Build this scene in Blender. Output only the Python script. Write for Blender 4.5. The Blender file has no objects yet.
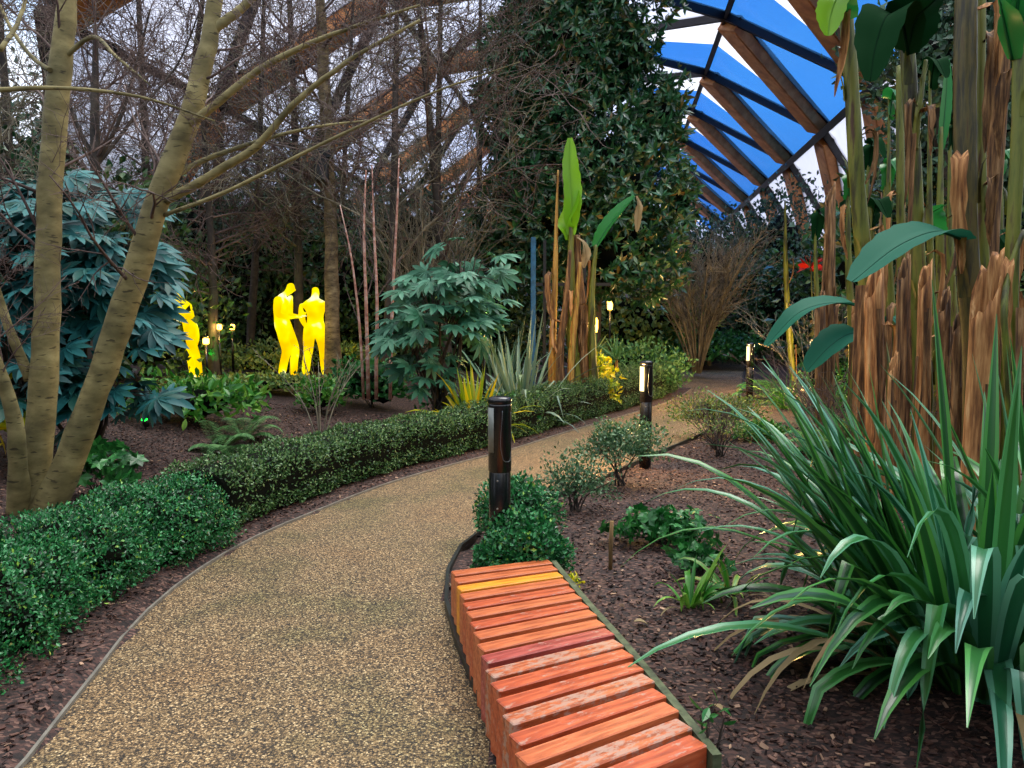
import bpy, math, random
import numpy as np
from mathutils import Vector
rng = np.random.default_rng(7); random.seed(7)
SC = bpy.context.scene; COL = SC.collection
F = 768.0; PITCH = math.atan(66/768); H = 1.6
def ray(px, py):
    x = (px-512)/F; z = (384-py)/F
    return np.array([x, math.cos(PITCH)+math.sin(PITCH)*z, -math.sin(PITCH)+math.cos(PITCH)*z])
def at(px, py, Y):
    r = ray(px, py); return np.array([0, 0, H]) + r*(Y/r[1])
def G(px, py, z=0.0):
    r = ray(px, py); return (np.array([0, 0, H]) + r*((z-H)/r[2]))
def proj(p):
    x, y, z = p[0], p[1], p[2]-H
    yc = y*math.cos(PITCH)-z*math.sin(PITCH); zc = y*math.sin(PITCH)+z*math.cos(PITCH)
    if yc < .1: return (-9999, -9999)
    return (512+F*x/yc, 384-F*zc/yc)

# ------------------------------------------------------------------ materials
def lin(c):
    return tuple(((v/255)/12.92 if v/255 <= .04045 else ((v/255+.055)/1.055)**2.4) for v in c)+(1,)
def newmat(n):
    m = bpy.data.materials.new(n); m.use_nodes = True
    return m, m.node_tree, m.node_tree.nodes['Principled BSDF'], m.node_tree.nodes['Material Output']
def ramp(nt, fac, cols, pos=None, interp='LINEAR'):
    r = nt.nodes.new('ShaderNodeValToRGB'); e = r.color_ramp.elements
    r.color_ramp.interpolation = interp
    k = len(cols); pos = pos or [i/(k-1) for i in range(k)]
    while len(e) < k: e.new(.5)
    for i in range(k): e[i].position = pos[i]; e[i].color = lin(cols[i])
    nt.links.new(fac, r.inputs[0]); return r.outputs[0]
def noise(nt, scale, det=3, rough=.5, coord='Object', mscale=None, dist=0):
    tc = nt.nodes.new('ShaderNodeTexCoord'); n = nt.nodes.new('ShaderNodeTexNoise')
    n.inputs['Scale'].default_value = scale; n.inputs['Detail'].default_value = det
    n.inputs['Roughness'].default_value = rough; n.inputs['Distortion'].default_value = dist
    src = tc.outputs[coord]
    if mscale:
        mp = nt.nodes.new('ShaderNodeMapping'); mp.inputs['Scale'].default_value = mscale
        nt.links.new(src, mp.inputs[0]); src = mp.outputs[0]
    nt.links.new(src, n.inputs['Vector']); return n.outputs['Fac']
def mixc(nt, f, a, b, mode='MIX'):
    m = nt.nodes.new('ShaderNodeMix'); m.data_type = 'RGBA'; m.blend_type = mode
    if isinstance(f, (int, float)): m.inputs[0].default_value = f
    else: nt.links.new(f, m.inputs[0])
    for s, v in ((6, a), (7, b)):
        if isinstance(v, tuple): m.inputs[s].default_value = lin(v) if len(v) == 3 else v
        else: nt.links.new(v, m.inputs[s])
    return m.outputs[2]
def bump(nt, bs, h, strength=.4, dist=.01):
    b = nt.nodes.new('ShaderNodeBump'); b.inputs['Strength'].default_value = strength; b.inputs['Distance'].default_value = dist
    nt.links.new(h, b.inputs['Height']); nt.links.new(b.outputs[0], bs.inputs['Normal'])
def leafmat(n, cols, rough=.4, tr=.15, spec=.5, pos=None):
    m, nt, bs, out = newmat(n)
    g = nt.nodes.new('ShaderNodeNewGeometry')
    c = ramp(nt, g.outputs['Random Per Island'], cols, pos)
    nt.links.new(c, bs.inputs['Base Color']); bs.inputs['Roughness'].default_value = rough
    bs.inputs['Specular IOR Level'].default_value = spec
    if tr > 0:
        t = nt.nodes.new('ShaderNodeBsdfTranslucent'); nt.links.new(c, t.inputs[0])
        mx = nt.nodes.new('ShaderNodeMixShader'); mx.inputs[0].default_value = tr
        nt.links.new(bs.outputs[0], mx.inputs[1]); nt.links.new(t.outputs[0], mx.inputs[2])
        nt.links.new(mx.outputs[0], out.inputs[0])
    return m
def barkmat(n, cols, scale=8, ms=(1, 1, 1), rough=.8, bs_=.5, det=5, lent=False):
    m, nt, bs, out = newmat(n)
    f = noise(nt, scale, det, .6, mscale=ms)
    c = ramp(nt, f, cols, [.3+.4*i/(len(cols)-1) for i in range(len(cols))])
    if lent:
        f2 = noise(nt, 10, 2, .5, mscale=(1, 1, 5)); f2 = ramp(nt, f2, [(255,255,255), (70,60,40)], [.62, .68])
        c = mixc(nt, .75, c, f2, 'MULTIPLY')
        f3 = noise(nt, 2.2, 3, .6); f3 = ramp(nt, f3, [(150,150,120), (255,250,225)], [.35, .6])
        c = mixc(nt, .8, c, f3, 'MULTIPLY')
    nt.links.new(c, bs.inputs['Base Color']); bs.inputs['Roughness'].default_value = rough
    bump(nt, bs, f, bs_, .01); return m
def plain(n, col, rough=.5, metal=0, spec=.5):
    m, nt, bs, out = newmat(n)
    f = noise(nt, 14, 3); c = ramp(nt, f, [tuple(int(v*.85) for v in col), tuple(min(255, int(v*1.1)) for v in col)], [.3, .7])
    nt.links.new(c, bs.inputs['Base Color']); bs.inputs['Roughness'].default_value = rough
    bs.inputs['Metallic'].default_value = metal; bs.inputs['Specular IOR Level'].default_value = spec; return m
def glow(n, col, s, var=None):
    m, nt, bs, out = newmat(n)
    e = nt.nodes.new('ShaderNodeEmission'); e.inputs[0].default_value = lin(col); e.inputs[1].default_value = s
    if var:
        f = noise(nt, 2.3, 2, .5); nt.links.new(ramp(nt, f, var, [.36, .5, .58, .64][:len(var)]), e.inputs[0])
    nt.links.new(e.outputs[0], out.inputs[0]); return m

M = {}
M['hedge'] = leafmat('box_leaves', [(8,46,22), (18,86,40), (38,122,60), (76,156,96), (150,190,60)], .36, .15, .6, [0, .28, .62, .96, 1])
M['hedge_far'] = leafmat('box_leaves_dry', [(20,50,22), (44,86,38), (78,118,58), (124,154,96)], .4, .12, .5)
M['hedge_core'] = plain('hedge_shade_core', (12,16,9), .95, 0, .1)  # near-black filler inside the hedge, its inner shade put into the colour
M['core'] = plain('inner_shade_core', (9,13,9), .95, 0, .1)  # opaque near-black shell filling the foliage, painted as the shade inside
M['fatsia'] = leafmat('fatsia_leaf', [(8,52,54), (22,86,88), (44,112,112), (12,60,44)], .5, .12, .35)
M['fatsia_mid'] = leafmat('fatsia_leaf_mid', [(24,72,52), (48,106,78), (90,144,116), (28,80,50)], .5, .15, .35)
M['magnolia'] = leafmat('magnolia_leaf', [(16,48,26), (34,80,44), (56,110,68), (110,88,44), (96,142,106)], .28, .05, .6, [0, .4, .8, .9, 1])
M['evergreen'] = leafmat('evergreen_leaf', [(14,38,18), (34,68,34), (60,98,50), (96,126,66)], .4, .1)
M['teal_green'] = leafmat('conifer_leaf', [(18,46,32), (42,78,56), (76,110,80)], .5, .1)
M['bright'] = leafmat('bright_leaf', [(26,84,24), (50,122,36), (88,150,52), (120,165,60)], .4, .25)
M['cover'] = leafmat('cover_leaf', [(14,66,26), (34,104,44), (66,138,66)], .4, .2)
M['olive'] = leafmat('olive_leaf', [(60,96,40), (90,124,56), (130,150,80), (150,150,50)], .5, .25)
M['grey_green'] = leafmat('grey_green_leaf', [(36,74,44), (70,110,72), (110,142,100)], .45, .2)
M['yellow'] = leafmat('yellow_or_lamplit_leaf', [(190,170,10), (240,220,30), (170,190,30), (120,150,20)], .45, .3)  # lamplight yellow painted into the leaves; the bark seedling is yellow by itself
M['fern'] = leafmat('fern_leaf', [(40,90,40), (80,130,70), (110,150,90)], .5, .25)
M['banana'] = leafmat('banana_leaf', [(20,96,50), (44,130,50)], .35, .35)
M['banana_dark'] = leafmat('banana_leaf_dark', [(8,38,20), (16,56,26)], .85, .12, .05)
M['banana_light'] = leafmat('banana_leaf_light', [(110,170,20), (130,190,40)], .35, .45)
M['banana_teal'] = leafmat('banana_leaf_teal', [(12,78,58), (26,104,82)], .65, .2, .2)
M['ph_dark'] = leafmat('flax_dark', [(16,52,22), (28,80,34), (50,112,46), (34,96,70)], .3, .1, .6)
M['ph_light'] = leafmat('flax_margin', [(50,110,46), (76,142,60), (70,136,86), (110,170,146)], .3, .15, .6)
M['ph_dead'] = leafmat('flax_dead', [(120,98,60), (170,150,110)], .7, .2)
M['ph_grey'] = leafmat('flax_grey', [(60,90,76), (110,140,120), (150,170,150), (70,110,60)], .4, .15)
M['red'] = leafmat('red_petal', [(200,30,20), (230,50,30)], .5, .2)
M['bark_left'] = barkmat('olive_bark', [(104,96,64), (140,130,92), (170,160,120)], 5, (1, 1, 2), .75, .35, 6, True)
M['bark_mid'] = barkmat('grey_brown_bark', [(74,62,48), (122,106,86), (160,144,118)], 6, (1, 1, 2.5), .85, .5, 6, True)
M['bark_dark'] = barkmat('dark_bark', [(26,22,20), (52,44,38), (74,64,54)], 8)
M['twig_purple'] = barkmat('purple_twig', [(52,38,38), (88,70,66), (122,102,94)], 3)
M['twig_grey'] = barkmat('grey_twig', [(70,66,56), (110,104,88), (150,142,122)], 3)
M['twig_green'] = barkmat('olive_twig', [(80,74,44), (120,112,68), (150,142,94)], 3)
M['red_stem'] = barkmat('birch_stem', [(120,60,44), (180,130,112), (214,190,178)], 5, (1, 1, 2), .6, .2)
M['pseudo'] = barkmat('banana_stem', [(26,18,8), (58,60,16), (96,104,30), (110,112,36), (70,42,20)], 3.2, (4, 4, .5), .5, .5)
M['pseudo_dark'] = barkmat('banana_stem_dark', [(24,18,8), (50,46,14), (84,74,24), (70,44,18)], 5, (6, 6, .6), .5, .35)
M['dry'] = barkmat('dry_banana_sheath', [(34,20,12), (84,56,32), (134,98,60), (180,142,98)], 4, (9, 9, .7), .8, .8)
M['dry_pale'] = barkmat('pale_dry_sheath', [(70,40,20), (140,92,50), (186,134,82), (214,172,120)], 4, (8, 8, .7), .8, .8)
M['drygold'] = barkmat('dry_gold_stem', [(88,54,20), (150,104,46), (184,146,70), (104,110,34)], 4, (8, 8, .6), .7, .6)
M['black'] = plain('black_painted_metal', (12,13,17), .25, 0, .6)
M['blackmatt'] = plain('matt_black', (16,16,18), .5)
M['lens_off'] = plain('frosted_lens', (120,126,120), .3)
M['steel'] = plain('screw_steel', (180,180,180), .3, .9)
M['panel_line'] = plain('panel_edge', (120,124,126), .3, .5)
M['lens_on'] = glow('lit_lens', (255,236,170), 2.2)
M['lamp'] = glow('lamp_glow', (255,190,70), 12)
M['lamp_green'] = glow('green_lamp_glow', (20,255,60), 5)
M['statue'] = glow('lit_yellow_resin', (255,220,0), 1.1, [(250,190,0), (255,222,0), (255,240,10), (255,255,200)])
M['timber'] = barkmat('glulam_timber', [(176,104,50), (208,134,70), (230,160,94)], 2.2, (1, 1, 1), .55, .05, 4)
M['roofsteel'] = plain('dark_roof_steel', (36,32,32), .5, .3)
M['stake'] = barkmat('stake_wood', [(90,68,40), (140,108,62)], 12, (4, 4, .6))
M['rail'] = barkmat('mossy_board', [(44,50,34), (72,82,54), (92,98,70)], 20)
M['edge_l'] = plain('concrete_edge', (112,108,98), .8)
M['edge_r'] = plain('dark_metal_edge', (48,50,48), .45, .5)
M['blue'] = plain('blue_post', (40,96,130), .4)
def slatmat(n, cols, worn=0.0):
    m, nt, bs, out = newmat(n)
    f = noise(nt, 3.2, 6, .65, mscale=(1.5, 12, 12), dist=.6)
    c = ramp(nt, f, cols, [.3, .5, .72])
    if worn:
        w = noise(nt, 26, 5, .7, mscale=(.6, 1.6, 1)); w = ramp(nt, w, [(0,0,0), (255,255,255)], [.62-.2*worn, .7-.2*worn])
        sc = nt.nodes.new('ShaderNodeMath'); sc.operation = 'MULTIPLY'; nt.links.new(w, sc.inputs[0]); sc.inputs[1].default_value = .75
        c = mixc(nt, sc.outputs[0], c, (168,140,124))
    nt.links.new(c, bs.inputs['Base Color']); bs.inputs['Roughness'].default_value = .38
    bump(nt, bs, f, .25, .003); return m
M['slat_orange'] = slatmat('oiled_slat_orange', [(138,64,34), (186,98,56), (210,130,86)])
M['slat_red'] = slatmat('oiled_slat_red', [(130,52,28), (178,80,44), (206,114,72)], .2)
M['slat_yellow'] = slatmat('oiled_slat_yellow', [(180,98,20), (222,144,36), (236,166,60)])
M['slat_plum'] = slatmat('oiled_slat_plum', [(112,40,34), (158,68,58), (196,108,96)], .2)
M['slat_worn'] = slatmat('oiled_slat_worn', [(116,52,28), (172,88,48), (204,120,74)], .7)
# resin bound gravel
m, nt, bs, out = newmat('resin_gravel'); M['path'] = m
tc = nt.nodes.new('ShaderNodeTexCoord'); v = nt.nodes.new('ShaderNodeTexVoronoi'); v.inputs['Scale'].default_value = 125
nt.links.new(tc.outputs['Object'], v.inputs['Vector'])
sx = nt.nodes.new('ShaderNodeSeparateColor'); nt.links.new(v.outputs['Color'], sx.inputs[0])
c = ramp(nt, sx.outputs[0], [(46,39,29), (80,67,47), (122,103,74), (160,138,104), (210,192,158)], [0, .25, .55, .85, 1])
dr = ramp(nt, v.outputs['Distance'], [(255,255,255), (255,255,255), (60,52,40)], [0, .45, .85])
c = mixc(nt, 1.0, c, dr, 'MULTIPLY')
n2 = noise(nt, 1.1, 4, .6); c2 = ramp(nt, n2, [(196,200,150), (255,240,215), (255,226,190)], [.35, .5, .7])
c = mixc(nt, .8, c, c2, 'MULTIPLY')
nt.links.new(c, bs.inputs['Base Color']); bs.inputs['Roughness'].default_value = .7
iv = nt.nodes.new('ShaderNodeMath'); iv.operation = 'SUBTRACT'; iv.inputs[0].default_value = 1; nt.links.new(v.outputs['Distance'], iv.inputs[1])
bump(nt, bs, iv.outputs[0], .7, .006)
# bark mulch
m, nt, bs, out = newmat('bark_mulch'); M['mulch'] = m
tc = nt.nodes.new('ShaderNodeTexCoord'); v = nt.nodes.new('ShaderNodeTexVoronoi'); v.inputs['Scale'].default_value = 52
mp = nt.nodes.new('ShaderNodeMapping'); mp.inputs['Scale'].default_value = (1, 1.7, 1)
nt.links.new(tc.outputs['Object'], mp.inputs[0]); nt.links.new(mp.outputs[0], v.inputs['Vector'])
sx = nt.nodes.new('ShaderNodeSeparateColor'); nt.links.new(v.outputs['Color'], sx.inputs[0])
c = ramp(nt, sx.outputs[1], [(18,11,10), (42,26,23), (72,46,39), (112,84,72)], [0, .4, .8, 1])
nt.links.new(c, bs.inputs['Base Color']); bs.inputs['Roughness'].default_value = .85
bump(nt, bs, sx.outputs[0], .9, .015)
M['chip'] = leafmat('bark_chip', [(20,12,11), (48,29,25), (80,52,44), (122,90,76), (180,146,118)], .7, 0, .4, [0, .35, .7, .93, 1])
def etfe(n, tint, white, tw):
    m, nt, bs, out = newmat(n)
    t = nt.nodes.new('ShaderNodeBsdfTransparent'); t.inputs[0].default_value = lin(tint)
    d = nt.nodes.new('ShaderNodeBsdfTranslucent'); d.inputs[0].default_value = lin(white)
    d2 = nt.nodes.new('ShaderNodeBsdfDiffuse'); d2.inputs[0].default_value = lin(white)
    g = nt.nodes.new('ShaderNodeBsdfGlossy'); g.inputs['Roughness'].default_value = .12
    a = nt.nodes.new('ShaderNodeMixShader'); a.inputs[0].default_value = .3
    nt.links.new(d.outputs[0], a.inputs[1]); nt.links.new(d2.outputs[0], a.inputs[2])
    b = nt.nodes.new('ShaderNodeMixShader'); b.inputs[0].default_value = tw
    f = noise(nt, .35, 4, .6); r = ramp(nt, f, [(0,0,0), (255,255,255)], [.3, .7])
    mm = nt.nodes.new('ShaderNodeMath'); mm.operation = 'MULTIPLY_ADD'; nt.links.new(r, mm.inputs[0]); mm.inputs[1].default_value = .18; mm.inputs[2].default_value = tw
    nt.links.new(mm.outputs[0], b.inputs[0])
    nt.links.new(t.outputs[0], b.inputs[1]); nt.links.new(a.outputs[0], b.inputs[2])
    e = nt.nodes.new('ShaderNodeMixShader'); e.inputs[0].default_value = .05
    nt.links.new(b.outputs[0], e.inputs[1]); nt.links.new(g.outputs[0], e.inputs[2])
    nt.links.new(e.outputs[0], out.inputs[0]); return m
M['etfe_blue'] = etfe('blue_cushion_film', (50,122,202), (80,140,205), .08)
M['etfe_clear'] = etfe('clear_outer_film', (246,248,252), (240,244,250), .0)
M['etfe_white'] = etfe('white_cushion_film', (245,245,248), (250,246,248), .55)
M['etfe_mauve'] = etfe('pale_cushion_film', (225,230,245), (235,235,250), .5)

# ------------------------------------------------------------------ mesh building
class Acc:
    def __init__(s): s.v = []; s.f = []; s.n = 0
    def add(s, v, f, mat=0, smooth=True):
        v = np.asarray(v, dtype=np.float64).reshape(-1, 3); f = np.asarray(f, dtype=np.int64)
        s.v.append(v); s.f.append((f+s.n, mat, smooth)); s.n += len(v); return s
    def mesh(s, name, mats, off=(0, 0, 0)):
        V = np.concatenate(s.v)-np.asarray(off)
        me = bpy.data.meshes.new(name); me.vertices.add(len(V)); me.vertices.foreach_set('co', V.astype(np.float32).ravel())
        li = np.concatenate([f.ravel() for f, _, _ in s.f]); tot = np.concatenate([np.full(len(f), f.shape[1]) for f, _, _ in s.f])
        st = np.concatenate([[0], np.cumsum(tot)[:-1]])
        me.loops.add(len(li)); me.loops.foreach_set('vertex_index', li.astype(np.int32))
        me.polygons.add(len(tot)); me.polygons.foreach_set('loop_start', st.astype(np.int32)); me.polygons.foreach_set('loop_total', tot.astype(np.int32))
        me.polygons.foreach_set('material_index', np.concatenate([np.full(len(f), mt) for f, mt, _ in s.f]).astype(np.int32))
        me.polygons.foreach_set('use_smooth', np.concatenate([np.full(len(f), sm) for f, _, sm in s.f]))
        for mt in (mats if isinstance(mats, (list, tuple)) else [mats]): me.materials.append(M[mt])
        me.update(calc_edges=True); me.validate(); return me
def tag(o, label=None, cat=None, group=None, kind=None):
    if label: o['label'] = label
    if cat: o['category'] = cat
    if group: o['group'] = group
    if kind: o['kind'] = kind
    return o
def thing(name, label, cat, loc=(0, 0, 0), group=None, rz=0):
    o = bpy.data.objects.new(name, None); COL.objects.link(o); o.location = [float(a) for a in loc]; o.rotation_euler.z = rz
    o.empty_display_size = .1
    return tag(o, label, cat, group)
def part(name, acc, mats, parent=None, local=False, label=None):
    off = (0, 0, 0)
    if parent is not None and not local:
        p = parent; off = np.zeros(3)
        while p is not None: off = off+np.array(p.location); p = p.parent
    me = acc.mesh(name, mats, off); o = bpy.data.objects.new(name, me); COL.objects.link(o)
    if parent is not None: o.parent = parent
    if label: o['label'] = label
    return o
def solo(name, acc, mats, label, cat, loc, group=None, kind=None):
    me = acc.mesh(name, mats, loc); o = bpy.data.objects.new(name, me); COL.objects.link(o); o.location = [float(a) for a in loc]
    return tag(o, label, cat, group, kind)
def struct(name, acc, mats, parent=None):
    o = part(name, acc, mats, parent)
    if parent is None: o['kind'] = 'structure'
    return o
def copy_tree(o, parent=None):
    c = o.copy(); COL.objects.link(c); c.parent = parent
    for ch in list(o.children): copy_tree(ch, c)
    return c
def nrm(a): return a/np.maximum(np.linalg.norm(a, axis=-1, keepdims=True), 1e-9)
def box(a, cx, cy, cz, sx, sy, sz, rot=0, mat=0, bev=.0):
    """bevelled box"""
    b = min(bev, sx*.45, sy*.45, sz*.45) if bev else 0
    if not b:
        v = np.array([[x*sx/2, y*sy/2, z*sz/2] for z in (-1, 1) for y in (-1, 1) for x in (-1, 1)])
        f = [[0,2,3,1],[4,5,7,6],[0,1,5,4],[2,6,7,3],[0,4,6,2],[1,3,7,5]]
    else:
        def ring(z, i):
            X = sx/2-i; Y = sy/2-i; c = b
            return [[X-c,-Y,z],[X,-Y+c,z],[X,Y-c,z],[X-c,Y,z],[-X+c,Y,z],[-X,Y-c,z],[-X,-Y+c,z],[-X+c,-Y,z]]
        v = np.array(ring(-sz/2, b)+ring(-sz/2+b, 0)+ring(sz/2-b, 0)+ring(sz/2, b))
        f = []
        for r in range(3):
            for i in range(8): f.append([r*8+i, r*8+(i+1) % 8, (r+1)*8+(i+1) % 8, (r+1)*8+i])
        c0 = len(v); v = np.vstack([v, [[0,0,-sz/2],[0,0,sz/2]]])
        for i in range(8): f.append([c0, (i+1) % 8, i, i]); f.append([c0+1, 24+i, 24+(i+1) % 8, 24+(i+1) % 8])
    c, s = math.cos(rot), math.sin(rot); R = np.array([[c, -s, 0], [s, c, 0], [0, 0, 1]])
    v = v@R.T+np.array([cx, cy, cz])
    q = [x for x in f if len(set(x)) == 4]; t = [x[:3] for x in f if len(set(x)) == 3]
    if t:
        a.v.append(v); a.f.append((np.array(q)+a.n, mat, False)); a.f.append((np.array(t)+a.n, mat, False)); a.n += len(v)
    else: a.add(v, q, mat, False)
    return a
def lathe(a, prof, cx=0, cy=0, n=24, mat=0, smooth=True):
    """prof: list of (r,z); ends closed by caps"""
    ang = np.linspace(0, 2*math.pi, n, endpoint=False); v = []
    for r, z in prof:
        for t in ang: v.append([cx+r*math.cos(t), cy+r*math.sin(t), z])
    f = [[i*n+j, i*n+(j+1) % n, (i+1)*n+(j+1) % n, (i+1)*n+j] for i in range(len(prof)-1) for j in range(n)]
    a.add(v, f, mat, smooth); return a
def tubes(a, P, R, k=5, mat=0):
    """batch of tubes P (N,n,3), R (N,n)"""
    P = np.asarray(P, float); R = np.asarray(R, float)
    if P.ndim == 2: P = P[None]; R = R[None]
    N, n, _ = P.shape
    T = np.gradient(P, axis=1); T = nrm(T)
    ref = np.where(np.abs(T.mean(1)[:, 2:3]) > .8, np.array([[1., .1, 0]]), np.array([[.05, .1, 1.]]))[:, None, :]
    U = nrm(np.cross(T, np.broadcast_to(ref, T.shape))); W = np.cross(T, U)
    an = np.linspace(0, 2*math.pi, k, endpoint=False)
    V = P[:, :, None]+R[:, :, None, None]*(U[:, :, None]*np.cos(an)[None, None, :, None]+W[:, :, None]*np.sin(an)[None, None, :, None])
    i = np.arange(n-1)[:, None]*k; j = np.arange(k)[None]
    q = np.stack([i+j, i+(j+1) % k, i+k+(j+1) % k, i+k+j], -1).reshape(-1, 4)
    Q = (q[None]+(np.arange(N)*n*k)[:, None, None]).reshape(-1, 4)
    a.add(V.reshape(-1, 3), Q, mat, True)
    if k > 4:
        cap = np.concatenate([(np.arange(N)*n*k)[:, None]+np.arange(k)[::-1], (np.arange(N)*n*k+(n-1)*k)[:, None]+np.arange(k)])
        a.f.append((cap+a.n-N*n*k, mat, False))
    return a
def smooth_curve(pts, n=24, rad=None):
    p = np.array(pts, float); k = len(p); d = np.concatenate([[0], np.cumsum(np.linalg.norm(np.diff(p, axis=0), axis=1))])
    tt = np.linspace(0, d[-1], n); m = np.gradient(p, d, axis=0) if k > 2 else np.repeat((p[1]-p[0])[None]/d[-1], k, 0)
    idx = np.clip(np.searchsorted(d, tt, side='right')-1, 0, k-2); h = (d[idx+1]-d[idx]); s = ((tt-d[idx])/h)[:, None]; h = h[:, None]
    out = (2*s**3-3*s**2+1)*p[idx]+(s**3-2*s**2+s)*h*m[idx]+(-2*s**3+3*s**2)*p[idx+1]+(s**3-s**2)*h*m[idx+1]
    if rad is None: return out
    return out, np.interp(tt, d, rad)
def grow(P, R, k, lr, ang, wander=.12, up=.0, npts=6, tmin=.15, rr=.6, end=.25, out=None, minlen=0):
    P = np.asarray(P, float); R = np.asarray(R, float)
    if P.ndim == 2: P = P[None]; R = R[None]
    N, n, _ = P.shape; T = nrm(np.gradient(P, axis=1)); L = np.linalg.norm(np.diff(P, axis=1), axis=2).sum(1)
    t = (tmin+(1-tmin)*(np.arange(k)[None]+rng.random((N, k)))/k); x = np.clip(t*(n-1), 0, n-1.001); i = x.astype(int); fr = (x-i)[..., None]
    ar = np.arange(N)[:, None]
    s = P[ar, i]*(1-fr)+P[ar, i+1]*fr; tn = T[ar, i]; r0 = (R[ar, i]*(1-fr[..., 0])+R[ar, i+1]*fr[..., 0])*rr
    rv = rng.normal(size=(N, k, 3)); pe = nrm(rv-(rv*tn).sum(-1, keepdims=True)*tn)
    an = ang*(.7+.6*rng.random((N, k, 1)))
    d = nrm(np.cos(an)*tn+np.sin(an)*pe+np.array([0, 0, up]))
    ln = np.maximum(L[:, None]*lr*(1-.45*t)*(.6+.7*rng.random((N, k))), minlen)
    s = s.reshape(-1, 3); d = d.reshape(-1, 3); ln = ln.ravel(); r0 = r0.ravel(); K = len(s)
    pts = [s]; cur = s
    for q in range(npts-1):
        d = nrm(d+rng.normal(size=(K, 3))*wander+np.array([0, 0, up*.3])); cur = cur+d*(ln/(npts-1))[:, None]; pts.append(cur)
    Pn = np.stack(pts, 1); Rn = r0[:, None]*np.linspace(1, end, npts)[None]
    return Pn, Rn
def leaf_t(w=.4, n=3, fold=.12, droop=.12, shape='oval'):
    """leaf along +Y, length 1"""
    v = []; f = []
    for i in range(n+1):
        t = i/n
        if shape == 'oval': ww = w/2*math.sin(math.pi*min(1, t*.93+.04))**.8
        else: ww = w/2*(1-t)**.7*(1 if t > 0 else .5)
        if i == n: ww = w*.02
        z = -droop*t*t
        v += [[-ww, t, z+fold*ww*2], [0, t, z], [ww, t, z+fold*ww*2]]
    for i in range(n):
        b = i*3; f += [[b, b+1, b+4, b+3], [b+1, b+2, b+5, b+4]]
    return np.array(v), np.array(f)
LEAF_S = (np.array([[0, 0, 0], [-.28, .5, .07], [0, 1, 0], [.28, .5, .07]]), np.array([[0, 3, 2, 1]]))
LEAF_D = (np.array([[0, 0, 0], [-.3, .45, .1], [0, .5, 0], [.3, .45, .1], [0, 1, -.08]]), np.array([[0, 2, 1], [0, 3, 2], [1, 2, 4], [2, 3, 4]]))
LEAF_M = leaf_t(.42, 3); LEAF_B = leaf_t(.38, 5, .15, .2)
def join_t(ts):
    v = []; f = []; n = 0
    for a, b in ts: v.append(a); f.append(b+n); n += len(a)
    return np.vstack(v), np.vstack(f)
def rotz(t, a, s=1, tilt=0):
    v, f = t; v = v*s
    ct, st = math.cos(tilt), math.sin(tilt); v = v@np.array([[1, 0, 0], [0, ct, -st], [0, st, ct]]).T
    c, s_ = math.cos(a), math.sin(a); return v@np.array([[c, -s_, 0], [s_, c, 0], [0, 0, 1]]).T, f
PALM = join_t([rotz(leaf_t(.29, 4, .14, .2), math.radians(a), s) for a, s in ((0, .66), (28, .6), (-28, .6), (58, .52), (-58, .52), (90, .42), (-90, .42), (128, .3), (-128, .3))])
PALM = (PALM[0]+np.array([0, .3, 0]), PALM[1])
ROSE = join_t([rotz(leaf_t(.36, 2, .12, .1), i*2.4, .8+.2*math.cos(i*5), .25+.1*i) for i in range(7)])
ROUND = join_t([rotz(leaf_t(.7, 2, .08, .1), math.radians(a), .5) for a in (0, 60, -60, 120, -120)])
def scatter(a, T, pos, nor, ax, size, mat=0, smooth=False):
    v, f = T; N = len(pos)
    Y = nrm(ax); Z = nrm(nor-(nor*Y).sum(-1, keepdims=True)*Y); X = np.cross(Y, Z)
    size = np.broadcast_to(np.asarray(size, float), (N,))[:, None, None]
    V = pos[:, None]+size*(v[None, :, 0:1]*X[:, None]+v[None, :, 1:2]*Y[:, None]+v[None, :, 2:3]*Z[:, None])
    Fc = (f[None]+(np.arange(N)*len(v))[:, None, None]).reshape(-1, f.shape[1])
    a.add(V.reshape(-1, 3), Fc, mat, smooth)
def lump(d, s=3.0, seed=0, amp=.15):
    r = np.random.default_rng(seed); o = np.zeros(len(d))
    for i in range(6):
        w = r.normal(size=3)*s*(1+i*.35); o += np.sin(d@w+r.random()*6.3)/(1+i*.4)
    return 1+amp*o/2
def sph(n, lo=-.4):
    z = rng.uniform(lo, 1, n); t = rng.uniform(0, 2*math.pi, n); r = np.sqrt(1-z*z); return np.stack([r*np.cos(t), r*np.sin(t), z], 1)
def blob(a, c, rad, n, size, T=LEAF_S, mat=0, core=1, seed=0, amp=.18, shell=(.8, 1.06), lo=-.5, updir=.25, s=3.):
    """leafy lumpy ellipsoid over a dark core standing in for inner shade"""
    c = np.asarray(c, float); rad = np.asarray(rad, float)
    d = sph(n, lo); L = lump(d, s, seed, amp)
    q = rng.uniform(shell[0], shell[1], n)
    p = c+d*rad*(L*q)[:, None]
    no = nrm(d/rad+rng.normal(size=d.shape)*.45/rad.mean()); ax = nrm(d*.5+rng.normal(size=d.shape)*.6+np.array([0, 0, updir]))
    scatter(a, T, p, no, ax, size*rng.uniform(.65, 1.3, n), mat)
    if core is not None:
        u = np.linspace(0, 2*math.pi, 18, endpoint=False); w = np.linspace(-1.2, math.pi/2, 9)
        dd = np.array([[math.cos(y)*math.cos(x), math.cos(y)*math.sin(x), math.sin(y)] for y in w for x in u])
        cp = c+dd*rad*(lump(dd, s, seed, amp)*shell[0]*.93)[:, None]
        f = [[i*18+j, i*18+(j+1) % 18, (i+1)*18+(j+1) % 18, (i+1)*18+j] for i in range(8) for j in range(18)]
        a.add(cp, f, core, True)
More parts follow.
